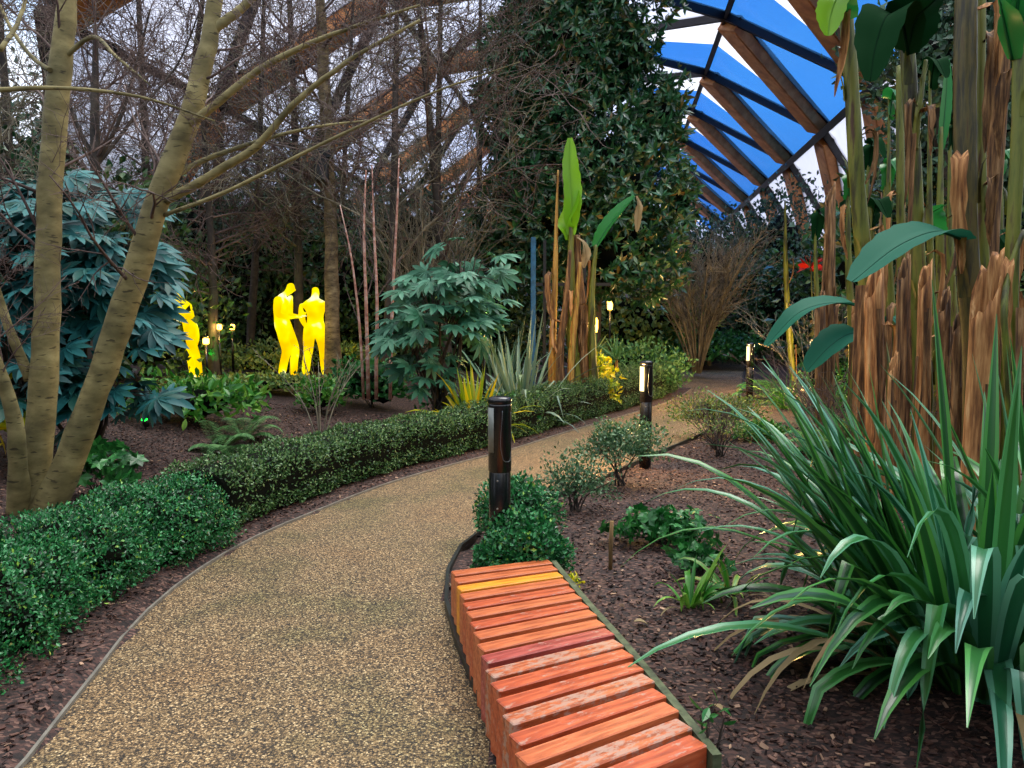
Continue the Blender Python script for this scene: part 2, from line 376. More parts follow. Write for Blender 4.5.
def ribbon(a, C, W, up, fold=.25, mats=(0, 0), twist=0, cols=4):
    """strap or blade: C (n,3) centre line, W widths; outer columns take mats[1]"""
    C = np.asarray(C, float); n = len(C); T = nrm(np.gradient(C, axis=0)); up = np.broadcast_to(np.asarray(up, float), C.shape)
    S = nrm(np.cross(T, up)); N = np.cross(S, T)
    if twist: 
        th = np.linspace(0, twist, n)[:, None]; S, N = S*np.cos(th)+N*np.sin(th), N*np.cos(th)-S*np.sin(th)
    us = np.linspace(-1, 1, cols+1); V = np.stack([C+S*(u*W[:, None]/2)+N*(abs(u)*fold*W[:, None]/2) for u in us], 1)
    base = a.n; a.v.append(V.reshape(-1, 3)); a.n += n*(cols+1)
    for cidx in range(cols):
        i = np.arange(n-1)*(cols+1)+cidx
        f = np.stack([i, i+1, i+cols+2, i+cols+1], 1)+base
        a.f.append((f, mats[1] if cidx in (0, cols-1) else mats[0], True))
def strap(a, base, az, incl, L, w, droop=1.0, mats=(0, 1), n=10, fold=.3, kink=None, twist=0):
    """sword leaf arching under gravity"""
    d = np.array([math.cos(az)*math.cos(incl), math.sin(az)*math.cos(incl), math.sin(incl)]); p = np.array(base, float); C = [p]
    for i in range(n-1):
        if kink and i == int(kink*(n-1)):
            d = nrm(d*np.array([1, 1, 0])*.5+np.array([0, 0, -1.0]))
        d = nrm(d+np.array([0, 0, -droop*.22*(i/(n-1))*max(.25, math.hypot(d[0], d[1])+.15)])); p = p+d*L/(n-1); C.append(p)
    t = np.linspace(0, 1, n); W = w*np.clip(.55+1.2*t, 0, 1)*np.clip((1-t)*2.6, 0.02, 1)**.8
    ribbon(a, C, W, np.array([math.cos(az)*-.3, math.sin(az)*-.3, 1.]), fold, mats, twist)
    return C

# ------------------------------------------------------------------ ground, path, edging
LP = np.array([(-1.5,-6),(-1.5,-1),(-1.62,1.2),(-1.70,1.9),(-1.75,2.61),(-1.81,2.95),(-1.88,3.36),(-1.96,3.8),(-2.0,4.3),(-1.97,4.94),(-1.87,5.49),(-1.62,6.24),(-1.19,7.32),(-.74,8.12),(0,9.25),(.62,10.4),(1.9,12.6),(2.75,14.1),(3.85,16.7),(4.1,17.4)])
LP2 = np.array([(4.1,17.4),(3.2,19.5),(2.2,22.6),(3.6,23.6),(5.4,24.3),(6.7,26.2),(8.5,30.8),(11,38)])
RP = np.array([(.42,-6),(.42,-1),(.22,1.2),(.1,1.9),(-.03,2.61),(-.09,2.9),(-.2,3.36),(-.31,3.84),(-.38,4.27),(-.4,4.68),(-.37,5.09),(-.26,5.5),(.22,6.48),(.76,7.25),(1.38,8.34),(1.93,9.25),(2.6,10.4),(3.53,12.6),(4.7,15.7),(6.2,20.5),(7.3,24),(9.1,30),(12,37)])
LE = smooth_curve(np.c_[LP, np.zeros(len(LP))], 70)[:, :2]; LE2 = smooth_curve(np.c_[LP2, np.zeros(len(LP2))], 30)[:, :2]
RE = smooth_curve(np.c_[RP, np.zeros(len(RP))], 90)[:, :2]
LALL = np.vstack([LE, LE2[1:]]); POLY = np.vstack([LALL, RE[::-1]])
def seg_dist(p, L):
    a = L[:-1][None]; b = L[1:][None]; q = p[:, None]; ab = b-a
    t = np.clip(((q-a)*ab).sum(-1)/np.maximum((ab*ab).sum(-1), 1e-9), 0, 1); return np.linalg.norm(a+t[..., None]*ab-q, axis=-1).min(1)
def inside(p):
    x, y = p[:, 0], p[:, 1]; c = np.zeros(len(p), bool); n = len(POLY)
    for i in range(n):
        x1, y1 = POLY[i]; x2, y2 = POLY[(i+1) % n]
        if y1 == y2: continue
        m = ((y1 > y) != (y2 > y)) & (x < (x2-x1)*(y-y1)/(y2-y1)+x1); c ^= m
    return c
def sst(x, a, b): t = np.clip((x-a)/(b-a), 0, 1); return t*t*(3-2*t)
def zg(p):
    """height of the planting beds"""
    p = np.atleast_2d(np.asarray(p, float))[:, :2]; ins = inside(p); dl = seg_dist(p, LALL[::2]); dr = seg_dist(p, RE[::2])
    left = dl < dr
    far = 1-sst(p[:, 1], 18, 23)*.7
    zl = .02+.46*sst(dl, 1.0, 6.5)*far; zr = .02+.22*sst(dr, 1.0, 6.0)
    z = np.where(left, zl, zr)+.012*np.sin(p[:, 0]*3.1+p[:, 1]*2.3)*sst(np.minimum(dl, dr), .2, 1)
    z = np.where(p[:, 1] > 20, np.minimum(z, .25), z)
    return np.where(ins, -.05, z)
def T(px, py, off=0):
    """first hit of a view ray with the ground, for measuring where things stand"""
    r = ray(px, py); o = np.array([0, 0, H]); ts = np.linspace(1.5, 60, 1200); P = o+r*ts[:, None]
    h = zg(P)+off; i = np.argmax(P[:, 2] <= h); q = P[i].copy(); q[2] = max(0, h[i]-off); return q
def on(x, y, dz=0): return np.array([x, y, max(0.0, float(zg([[x, y]])[0]))+dz])
a = Acc()
xs = np.concatenate([np.arange(-40, -9, 1.0), np.arange(-9, 12, .16), np.arange(12, 45, 1.0)])
ys = np.concatenate([np.arange(-30, .6, 1.7), np.arange(.6, 20, .16), np.arange(20, 40, .5), np.arange(40, 84, 2)])
gx, gy = np.meshgrid(xs, ys); pp = np.c_[gx.ravel(), gy.ravel()]
zz = np.concatenate([zg(q) for q in np.array_split(pp, 40)]); nx = len(xs); ny = len(ys)
i = np.arange(ny-1)[:, None]*nx+np.arange(nx-1)[None]; f = np.stack([i, i+1, i+nx+1, i+nx], -1).reshape(-1, 4)
a.add(np.c_[pp, zz], f, 0); struct('mulch_bed', a, 'mulch')
a = Acc()
bm_n = len(POLY); pv = np.c_[POLY, np.zeros(bm_n)]
me = bpy.data.meshes.new('path'); me.from_pydata([tuple(v) for v in pv], [], [tuple(range(bm_n))]); me.materials.append(M['path']); me.update()
if me.polygons[0].normal.z < 0: me.flip_normals()
po = bpy.data.objects.new('path', me); COL.objects.link(po); po['kind'] = 'structure'
def edging(name, L, mat, w=.018, h=.03):
    a = Acc(); n = len(L); t = nrm(np.gradient(L, axis=0)); s = np.c_[-t[:, 1], t[:, 0]]
    rows = [np.c_[L+s*w*k, np.full(n, z)] for k, z in ((-1, -.04), (-1, h), (1, h), (1, -.04))]
    V = np.stack(rows, 1).reshape(-1, 3); f = [[i*4+j, i*4+4+j, i*4+5+j, i*4+1+j] for i in range(n-1) for j in range(3)]
    a.add(V, f, 0, False); struct(name, a, mat)
edging('trim_1', LE[LE[:, 1] > 1.0], 'edge_l', .007, .018); edging('trim_2', RE[RE[:, 1] > 1.0][:78], 'edge_r', .011, .045)

# bark chips strewn over the beds
def chips(n, xr, yr, s, name):
    p = np.c_[rng.uniform(*xr, n), yr[0]+(yr[1]-yr[0])*rng.random(n)**1.3]; p = p[~inside(p)]
    d = np.minimum(seg_dist(p, LALL[::3]), seg_dist(p, RE[::3])); p = p[d > .05]
    z = zg(p); N = len(p); no = nrm(np.array([0, 0, 1.])+rng.normal(size=(N, 3))*.45); ax = rng.normal(size=(N, 3))*[1, 1, .25]
    a = Acc(); v = np.array([[-.25, -.5, 0], [.25, -.45, .02], [.2, .5, 0], [-.22, .42, .03], [-.25, -.5, -.12], [.25, -.45, -.1], [.2, .5, -.12], [-.22, .42, -.1]])
    f = np.array([[0, 1, 2, 3], [0, 4, 5, 1], [1, 5, 6, 2], [2, 6, 7, 3], [3, 7, 4, 0]])
    scatter(a, (v, f), np.c_[p, z+.008], no, ax, rng.uniform(.5, 1.4, N)*s); return solo(name, a, 'chip', 'dark reddish brown bark chips strewn over the planting beds', 'bark mulch', (0, 0, 0), kind='stuff')
chips(70000, (-6.5, 6.0), (2.0, 11.5), .025, 'bark_chips')

# ------------------------------------------------------------------ roof vault
HA = math.radians(7.83); AX = np.array([math.sin(HA), math.cos(HA), 0]); RX = np.array([math.cos(HA), -math.sin(HA), 0])
XC, ZC, RR = -.54, H-.66, 13.0; BAY = 6.8
def vpt(ang, d, r=RR):
    t = math.radians(ang); return RX*(XC+r*math.cos(t))+AX*d+np.array([0, 0, ZC+r*math.sin(t)])
ROWS = [(-9.3, 31.2), (16.9, 35.2), (43.2, 29.4), (69.7, 31.2), (95.9, 35.0), (122.1, 31.4), (148.3, 35.0), (174.5, 31.4), (198, 35.0)]
def base_d(k): return (ROWS[k][1]-12) % BAY+12
def node(k, m, r=RR): return vpt(ROWS[k][0], base_d(k)+m*BAY, r)
def vis(*pts):
    c = np.mean(pts, 0); ok = False
    for q in list(pts)+[c]:
        x, y = proj(q)
        if -200 < x < 1200 and -160 < y < 420: ok = True
    return ok
roof = bpy.data.objects.new('ceiling', None); COL.objects.link(roof); roof['kind'] = 'structure'
def beam(p, q, w, dpt, r_dir, acc, mat=0, inset=0):
    t = nrm(q-p); up = nrm(r_dir-(r_dir@t)*t); s = np.cross(t, up); p = p+t*inset; q = q-t*inset
    v = [c+s*w/2*i+up*j for c in (p, q) for i, j in ((-1, 0), (1, 0), (1, -dpt), (-1, -dpt))]
    acc.add(v, [[0,1,2,3],[7,6,5,4],[0,4,5,1],[1,5,6,2],[2,6,7,3],[3,7,4,0]], mat, False)
def outward(*pts):
    c = np.mean(pts, 0); d = c-RX*XC-AX*(c@AX)-np.array([0, 0, ZC]); d = d-(d@AX)*AX; return nrm(d)
beams = []; cush = []; purl = []
NB = 9
for k in range(len(ROWS)):
    for m_ in range(NB):
        a0, a1 = node(k, m_), node(k, m_+1)
        if vis(a0, a1): purl.append((a0, a1, k))
        if k+1 < len(ROWS):
            for mm in range(-1, NB+2):
                b = node(k+1, mm) if 0 <= mm <= NB else None
                if b is None: continue
                dd = (base_d(k+1)+mm*BAY)-(base_d(k)+m_*BAY)
                if abs(dd) < BAY*.86 and vis(a0, b): beams.append((a0, b, k))
                if 0 < dd <= BAY+.01 and vis(a0, a1, b): cush.append((a0, a1, b, k, 0))
        if k > 0:
            for mm in range(0, NB+1):
                b = node(k-1, mm); dd = (base_d(k-1)+mm*BAY)-(base_d(k)+m_*BAY)
                if 0 < dd <= BAY+.01 and vis(a0, a1, b): cush.append((a0, a1, b, k, 1))
beams.sort(key=lambda b: (b[0]+b[1])[1])
rest = Acc(); nr = 0
for i, (p, q, k) in enumerate(beams):
    ac = Acc() if i < 95 else rest
    n = outward(p, q); wide = (q-p)@AX < 0 and k != 3
    # glulams run one way round the vault, slim steel bars the other way
    if wide:
        beam(p, q, 1.0, .42, n, ac, 0, .35); beam(p+n*.14, q+n*.14, 1.16, .12, n, ac, 1, .2)
        beam(p-n*.43, q-n*.43, .9, .015, n, ac, 0, .5)
    else: beam(p+n*.1, q+n*.1, .14, .34, n, ac, 1, 0)
    if i < 95: part('timber_beam', ac, ['timber', 'roofsteel'], roof)
if rest.n: tag(part('timber_beam', rest, ['timber', 'roofsteel'], roof), kind='stuff')
for p, q, k in purl:
    ac = Acc(); n = outward(p, q); beam(p, q, .3 if k == 2 else .12, .75 if k == 2 else .22, n, ac, 0); beam(p+n*.1, q+n*.1, .22, .12, n, ac, 0); part('purlin', ac, ['roofsteel' if k != 3 else 'roofsteel'], roof)
def cushion(a, A, B, C, mat, bulge=.32, n=6):
    nn = outward(A, B, C)
    for sg in (1, -1):
        V = []; idx = {}
        for i in range(n+1):
            for j in range(n+1-i):
                u, v = i/n, j/n; w = 1-u-v; idx[(i, j)] = len(V)
                V.append(A*w+B*u+C*v+nn*(sg*bulge*27*u*v*w*.6+.05))
        f = []
        for i in range(n):
            for j in range(n-i):
                f.append([idx[(i, j)], idx[(i+1, j)], idx[(i, j+1)]])
                if i+j < n-1: f.append([idx[(i+1, j)], idx[(i+1, j+1)], idx[(i, j+1)]])
        a.add(V, f, 3 if sg == 1 else mat, True)
cush.sort(key=lambda b: (b[0]+b[1]+b[2])[1])
crest = Acc(); ncu = 0
for A, B, C_, k, up in cush:
    ac = Acc() if ncu < 95 else crest
    if k == 3: Mid = (A+B)/2; cushion(ac, A, Mid, C_, 1); cushion(ac, Mid, B, C_, 0); 
    else: cushion(ac, A, B, C_, 2 if (k < 2 or (k == 2 and up) or k > 3) else 0)
    if ncu < 95: part('roof_cushion', ac, ['etfe_blue', 'etfe_white', 'etfe_mauve', 'etfe_clear'], roof)
    ncu += 1
if crest.n: tag(part('roof_cushion', crest, ['etfe_blue', 'etfe_white', 'etfe_mauve', 'etfe_clear'], roof), kind='stuff')
# glazed end wall of the vault
a = Acc(); pe = [vpt(t, 12+BAY*(NB+1), RR+.1) for t in np.linspace(-5, 185, 24)]; ce = vpt(90, 12+BAY*(NB+1), 0)
V = [ce]+pe; a.add(V, [[0, i+1, i+2] for i in range(23)], 0, False)
for t in np.linspace(-11, 11, 12):
    hh = math.sqrt(RR**2-t*t); p0 = ce+RX*t-np.array([0, 0, 1]); beam(p0, p0+np.array([0, 0, hh+.8]), .12, .12, -AX, a, 1)
struct('wall_far', a, ['etfe_mauve', 'roofsteel'])

# ------------------------------------------------------------------ bench
a0 = np.array([-.31, 3.95]); dirL = np.array([(.05+.31), (2.16-3.91)])
Lb = smooth_curve([(-.315, 3.93, 0), (-.17, 3.21, 0), (-.07, 2.69, 0), (.01, 2.3, 0), (.07, 1.9, 0)], 40); Rb = smooth_curve([(.2, 4.13, 0), (.32, 3.55, 0), (.43, 3.08, 0), (.51, 2.7, 0), (.6, 2.24, 0)], 40)
bench = thing('bench', 'low bench of orange red timber slats at the edge of the path', 'bench', (.12, 3.0, 0))
NS = 18; BH = .28
mats = ['slat_orange', 'slat_orange', 'slat_yellow', 'slat_orange', 'slat_red', 'slat_orange', 'slat_red', 'slat_orange', 'slat_orange', 'slat_plum', 'slat_worn', 'slat_red', 'slat_red', 'slat_worn', 'slat_red', 'slat_orange', 'slat_worn', 'slat_red']
for i in range(NS):
    t = (i+.35)/NS*39; j = int(t); fr = t-j; l = Lb[j]*(1-fr)+Lb[min(39, j+1)]*fr; r = Rb[j]*(1-fr)+Rb[min(39, j+1)]*fr
    c = (l+r)/2; L = np.linalg.norm(r-l); ac = Acc(); box(ac, 0, 0, 0, L, .075, .262, 0, 0, .004)
    o = bpy.data.objects.new('slat', ac.mesh('slat', mats[i])); COL.objects.link(o); o.parent = bench
    o.location = (c[0]-.12, c[1]-3.0, BH-.131+.002*math.sin(i*3)); o.rotation_euler.z = math.atan2(r[1]-l[1], r[0]-l[0])
    if mats[i] == 'slat_worn': o['label'] = 'slat with worn greyed grain'
    if mats[i] == 'slat_yellow': o['label'] = 'yellow orange slat'
ac = Acc(); q = Rb[:, :2]; tt = nrm(np.gradient(q, axis=0)); s = np.c_[-tt[:, 1], tt[:, 0]]
o_ = q+s*.014; i_ = q+s*.044
V = np.stack([np.c_[o_, np.full(40, 0.0)], np.c_[o_, np.full(40, BH-.012)], np.c_[i_, np.full(40, BH-.012)], np.c_[i_, np.full(40, 0.0)]], 1).reshape(-1, 3)
f = [[i*4+j, i*4+4+j, i*4+4+(j+1) % 4, i*4+(j+1) % 4] for i in range(39) for j in range(4)]+[[0, 1, 2, 3], [159, 158, 157, 156]]
ac.add(V, f, 0, False); part('side_board', ac, 'rail', bench)
for y_ in (.3, .75):
    ac = Acc(); C_ = Lb*(1-y_)+Rb*y_; 
    for i in range(0, 38, 1):
        p = C_[i]+np.array([0, 0, .05]); q = C_[i+1]+np.array([0, 0, .05]); beam(p, q, .05, .05, np.array([0, 0, 1.]), ac, 0)
    part('support_rail', ac, 'blackmatt', bench)

# ------------------------------------------------------------------ bollard lights
def bollard(lit):
    root = thing('bollard_light', 'x', 'bollard light')
    hh = 1.135
    a = Acc(); lathe(a, [(.0, 0), (.062, 0), (.062, .70), (.058, .706)], n=32); 
    part('post', a, 'black', root, True)
    a = Acc(); lathe(a, [(.056, .70), (.066, .708), (.066, 1.085), (.066, 1.09), (.060, 1.096)], n=32); part('head', a, 'black', root, True)
    a = Acc(); lathe(a, [(.060, 1.094), (.068, 1.1), (.068, 1.118), (.062, 1.13), (.04, 1.137), (.0, 1.139)], n=32); part('cap', a, 'black', root, True)
    # curved lens facing the path
    a = Acc(); an = np.radians(np.linspace(150, 232, 14)); V = [[.0675*math.cos(t), .0675*math.sin(t), z] for z in (.82, 1.075) for t in an]; V += [[.05*math.cos(t), .05*math.sin(t), z] for z in (.82, 1.075) for t in an]
    a.add(V, [[j, j+1, 14+j+1, 14+j] for j in range(13)]+[[28+j+14, 28+j+15, 28+j+1, 28+j] for j in range(13)]+[[j+28, j+29, j+1, j] for j in range(13)]+[[14+j, 15+j, 43+j, 42+j] for j in range(13)], 0)
    part('lens', a, 'lens_on' if lit else 'lens_off', root, True, 'lit warm white lens' if lit else 'frosted grey lens')
    # access panel outline and screws
    a = Acc(); an = np.radians([275, 330]); R_ = .0672
    pts = [[R_*math.cos(t), R_*math.sin(t), z] for t, z in ((an[0], 1.06), (an[0], .8), (an[0]+.12, .775), (an[1]-.1, .775), (an[1], .8), (an[1], 1.05))]
    C_ = smooth_curve(pts, 36); C_[:, :2] *= (R_/np.linalg.norm(C_[:, :2], axis=1))[:, None]; tubes(a, C_, np.full(36, .0016), 5); part('access_panel_edge', a, 'panel_line', root, True)
    for z in (.66, .5):
        a = Acc(); t = math.radians(250); c = np.array([.062*math.cos(t), .062*math.sin(t), z]); n = np.array([math.cos(t), math.sin(t), 0])
        tubes(a, np.array([c-n*.001, c+n*.003]), np.array([.006, .005]), 8); part('screw', a, 'steel', root, True)
    return root
BL = [((500,594), 'near black bollard light with unlit grey lens at the far end of the slatted bench', 0, None, 0),
      ((645,470), 'black bollard light between clipped small shrubs and the path, lens lit, second from the bench', 1, None, 0),
      ((749,407), 'black bollard light where the path narrows right of the hedge end, lens lit', 1, None, 0),
      ((755,352), 'far black bollard light just left behind another bollard, pale lens glowing', 1, (9.32, 30), 0),
      ((802,378), 'lit black bollard light among ferns left of the torn banana stumps', 1, (6.35, 16.2), .1)]
proto = {}
for (px, lab, lit, pos, dz) in BL:
    p = G(*px) if pos is None else on(*pos)
    p = p.copy(); g = max(0, float(zg([p[:2]])[0])); p[2] = min(g, .02) if pos is None else g
    if lit not in proto: proto[lit] = o = bollard(lit)
    else: o = copy_tree(proto[lit])
    o.location = [float(v) for v in p]; o['label'] = lab; o['group'] = 'bollard lights along the path'
    o.rotation_euler.z = 0.15
    if lit:
        ld = bpy.data.lights.new('bollard_lamp', 'POINT'); ld.energy = 90 if p[1] < 10 else 130; ld.color = (1, .58, .2); ld.shadow_soft_size = .06
        lo = bpy.data.objects.new('bollard_lamp', ld); COL.objects.link(lo); lo.parent = o; lo.location = (-.16, -.03, .95)
    print('bollard', [round(float(v), 2) for v in p])

# ------------------------------------------------------------------ clipped box hedge beside the path
def offset(L, d):
    t = nrm(np.gradient(L, axis=0)); s = np.c_[-t[:, 1], t[:, 0]]; return L+s*d
def hedge_mesh(a, C, hw, hgt, n_per, size, seed, mat=0, core=1):
    """C centre line (n,2), half width hw, heights hgt (n,)"""
    n = len(C); L = np.linalg.norm(np.diff(C, axis=0), axis=1).sum(); N = int(L*n_per)
    u = rng.uniform(0, n-1.001, N); i = u.astype(int); fr = (u-i)[:, None]; c = C[i]*(1-fr)+C[i+1]*fr
    tg = nrm(np.gradient(C, axis=0))[i]; sd = np.c_[-tg[:, 1], tg[:, 0]]; h = hgt[i]*(1-fr[:, 0])+hgt[i+1]*fr[:, 0]
    th = rng.uniform(-.95, math.pi+.95, N); cx = np.sign(np.cos(th))*np.abs(np.cos(th))**.5; cz = np.sign(np.sin(th))*np.abs(np.sin(th))**.55
    wob = 1+.07*np.sin(u*1.3+seed)+.06*np.sin(u*3.1+th*2)+.05*np.sin(u*7.7+th*5); q = rng.uniform(.84, 1.07, N)*wob
    P = np.c_[c+sd*(cx*hw*q)[:, None], h*.5+cz*h*.5*q]; P[:, 2] = np.maximum(P[:, 2], .04)
    P[:, 2] += np.maximum(0, zg(c))
    no = nrm(np.c_[sd*cx[:, None], cz]+rng.normal(size=(N, 3))*.5); ax = nrm(np.c_[sd*cx[:, None], cz]*.5+rng.normal(size=(N, 3))*.6+[0, 0, .25])
    scatter(a, LEAF_S, P, no, ax, size*rng.uniform(.7, 1.3, N), mat)
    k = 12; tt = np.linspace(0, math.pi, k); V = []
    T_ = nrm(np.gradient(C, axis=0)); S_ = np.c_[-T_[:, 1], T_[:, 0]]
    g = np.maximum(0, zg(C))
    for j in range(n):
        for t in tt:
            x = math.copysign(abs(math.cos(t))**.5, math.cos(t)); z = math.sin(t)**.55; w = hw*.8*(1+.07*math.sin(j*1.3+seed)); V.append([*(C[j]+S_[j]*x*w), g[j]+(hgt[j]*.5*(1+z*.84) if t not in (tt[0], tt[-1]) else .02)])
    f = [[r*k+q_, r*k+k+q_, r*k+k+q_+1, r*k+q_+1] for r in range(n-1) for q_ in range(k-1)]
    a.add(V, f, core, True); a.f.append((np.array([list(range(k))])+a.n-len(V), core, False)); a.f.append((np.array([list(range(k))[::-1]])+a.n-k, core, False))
HC = offset(LE, .50)

i0 = int(np.argmin(abs(HC[:, 1]-5.6))); i1 = len(HC)-2
Cc = smooth_curve(np.c_[HC[i0:i1+1], np.zeros(i1+1-i0)], 60)[:, :2]
hg = np.interp(Cc[:, 1], [5, 9, 14, 17], [.47, .47, .66, .68])
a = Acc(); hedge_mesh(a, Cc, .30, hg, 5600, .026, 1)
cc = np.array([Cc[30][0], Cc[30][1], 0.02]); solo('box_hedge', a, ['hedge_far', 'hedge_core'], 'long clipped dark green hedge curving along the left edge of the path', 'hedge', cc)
near = [((-2.58, 2.15), (.48, .44, .31), 'clipped round box bush at the bottom left corner, nearest in the row'),
        ((-2.60, 2.9), (.45, .42, .33), 'second clipped box bush from the bottom left corner of the row'),
        ((-2.66, 3.65), (.48, .44, .36), 'broad bright green box bush in front of the multi stemmed tree'),
        ((-2.60, 4.4), (.44, .42, .33), 'clipped box bush right of the multi stemmed tree foot'),
        ((-2.42, 5.1), (.40, .40, .33), 'clipped box bush where the row joins the long hedge')]
for j, ((x, y), rad, lab) in enumerate(near):
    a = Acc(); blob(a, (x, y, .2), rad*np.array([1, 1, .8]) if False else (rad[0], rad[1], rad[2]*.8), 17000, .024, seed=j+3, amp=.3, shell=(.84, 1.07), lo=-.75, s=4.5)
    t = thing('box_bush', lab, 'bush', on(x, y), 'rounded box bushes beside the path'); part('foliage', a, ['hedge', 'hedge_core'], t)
    a = Acc(); P = np.array([[(x, y, -.02), (x+.01, y, .1), (x, y, .24)]]); tubes(a, P, np.full((1, 3), .02), 6); part('stem', a, 'bark_dark', t)

def small_shrub(name, lab, cat, px, Y, rad, n, size, mat='grey_green', T_=LEAF_S, group=None, seed=0, core='core', stems=0, dz=None, lo=-.4, amp=.25, ground=None, shell=(.6, 1.05)):
    p = ground if ground is not None else T(px[0], px[1]); p = np.array(p)
    t = thing(name, lab, cat, p, group)
    a = Acc(); c = p+np.array([0, 0, rad[2]*.8 if dz is None else dz])
    blob(a, c, rad, n, size, T_, core=1 if core else None, seed=seed, amp=amp, lo=lo, shell=shell)
    part('foliage', a, [mat, core] if core else [mat], t)
    if stems:
        P = []
        for i in range(stems):
            e = c+np.array([random.uniform(-.8, .8)*rad[0], random.uniform(-.8, .8)*rad[1], random.uniform(-.1, .6)*rad[2]]); P.append(smooth_curve([p+np.array([random.uniform(-.05, .05), random.uniform(-.05, .05), -.01]), (p+c)/2+(e-c)*.3, e], 6))
        a = Acc(); P = np.array(P); R = np.linspace(.008, .003, 6)[None].repeat(len(P), 0); tubes(a, P, R, 4)
        P2, R2 = grow(P, R, 5, .5, .7, .15, .1, 5); tubes(a, P2, R2, 3); part('branches', a, 'bark_dark', t)
    return t
g_ = 'small shrubs along the right edge of the path'
small_shrub('small_shrub', 'leafy green shrub in front of the near bollard at the bench end', 'shrub', 0, 0, (.26, .14, .21), 5500, .03, 'hedge', group=g_, seed=1, dz=.25, ground=on(.06, 4.24), shell=(.7, 1.08))
small_shrub('small_shrub', 'bushy green shrub just behind the near bollard', 'shrub', 0, 0, (.28, .25, .27), 4800, .03, 'hedge', group=g_, seed=2, ground=on(.02, 5.3), shell=(.65, 1.08), stems=5)
small_shrub('small_shrub', 'thin half bare shrub with grey twigs behind the near bollard', 'shrub', 0, 0, (.34, .22, .27), 1700, .032, 'grey_green', group=g_, seed=3, ground=on(.52, 6.2), core=None, stems=9, shell=(.3, 1.1))
small_shrub('small_shrub', 'sparse grey green shrub against the lit bollard in the middle', 'shrub', 0, 0, (.40, .28, .29), 3400, .034, 'grey_green', group=g_, seed=4, ground=on(1.02, 7.15), core=None, stems=10, dz=.36, shell=(.35, 1.08))
small_shrub('small_shrub', 'low yellow green shrub beyond the middle lit bollard', 'shrub', 0, 0, (.62, .4, .26), 3600, .04, 'olive', group=g_, seed=5, ground=on(2.75, 10.2), core='core', stems=10, dz=.3, shell=(.5, 1.08))
small_shrub('small_shrub', 'bare twiggy shrub with few leaves beside the path past the middle bollard', 'shrub', 0, 0, (.5, .4, .2), 500, .03, 'olive', group=g_, seed=6, ground=on(2.35, 8.6), core=None, stems=14, dz=.3, shell=(.3, 1.1))

# ------------------------------------------------------------------ trees with bare crowns
def tree(name, lab, cat, base, stems, bark, twig, levels, group=None, stemname='stem', sides=12, extra=None):
    """stems: list of (points, radii); levels: list of grow kwargs applied in turn"""
    t = thing(name, lab, cat, base, group); S = []
    for pts, rad in stems:
        C, R = smooth_curve(pts, 26, rad)
        C[1:-1] += rng.normal(size=(24, 3))*R[1:-1, None]*.04; R = R*(1+rng.normal(size=26)*.03)*(.88 if max(rad) > .06 else .72)
        a = Acc(); tubes(a, C, R, sides)
        part(stemname if max(rad) > .03 else 'branch', a, bark, t); S.append((C, R))
    a = Acc(); P = np.array([s[0] for s in S]); R = np.array([s[1] for s in S]); par = [(P, R)]
    for lv in levels:
        lv = dict(lv); src = par[lv.pop('src', -1)]; kk = lv.pop('sides', 3)
        sel = lv.pop('sel', None); rmin = lv.pop('rmin', 0)
        Pn, Rn = grow(src[0] if sel is None else src[0][sel], src[1] if sel is None else src[1][sel], **lv); Rn = np.maximum(Rn, rmin); par.append((Pn, Rn)); tubes(a, Pn, Rn, kk)
    o = part('twigs', a, twig, t); tag(o, kind='stuff'); return t
b = at(38, 520, 6.0); b[2] = float(zg([b[:2]])[0])-.02
def A6(px, py, Y=6.0): return at(px, py, Y)
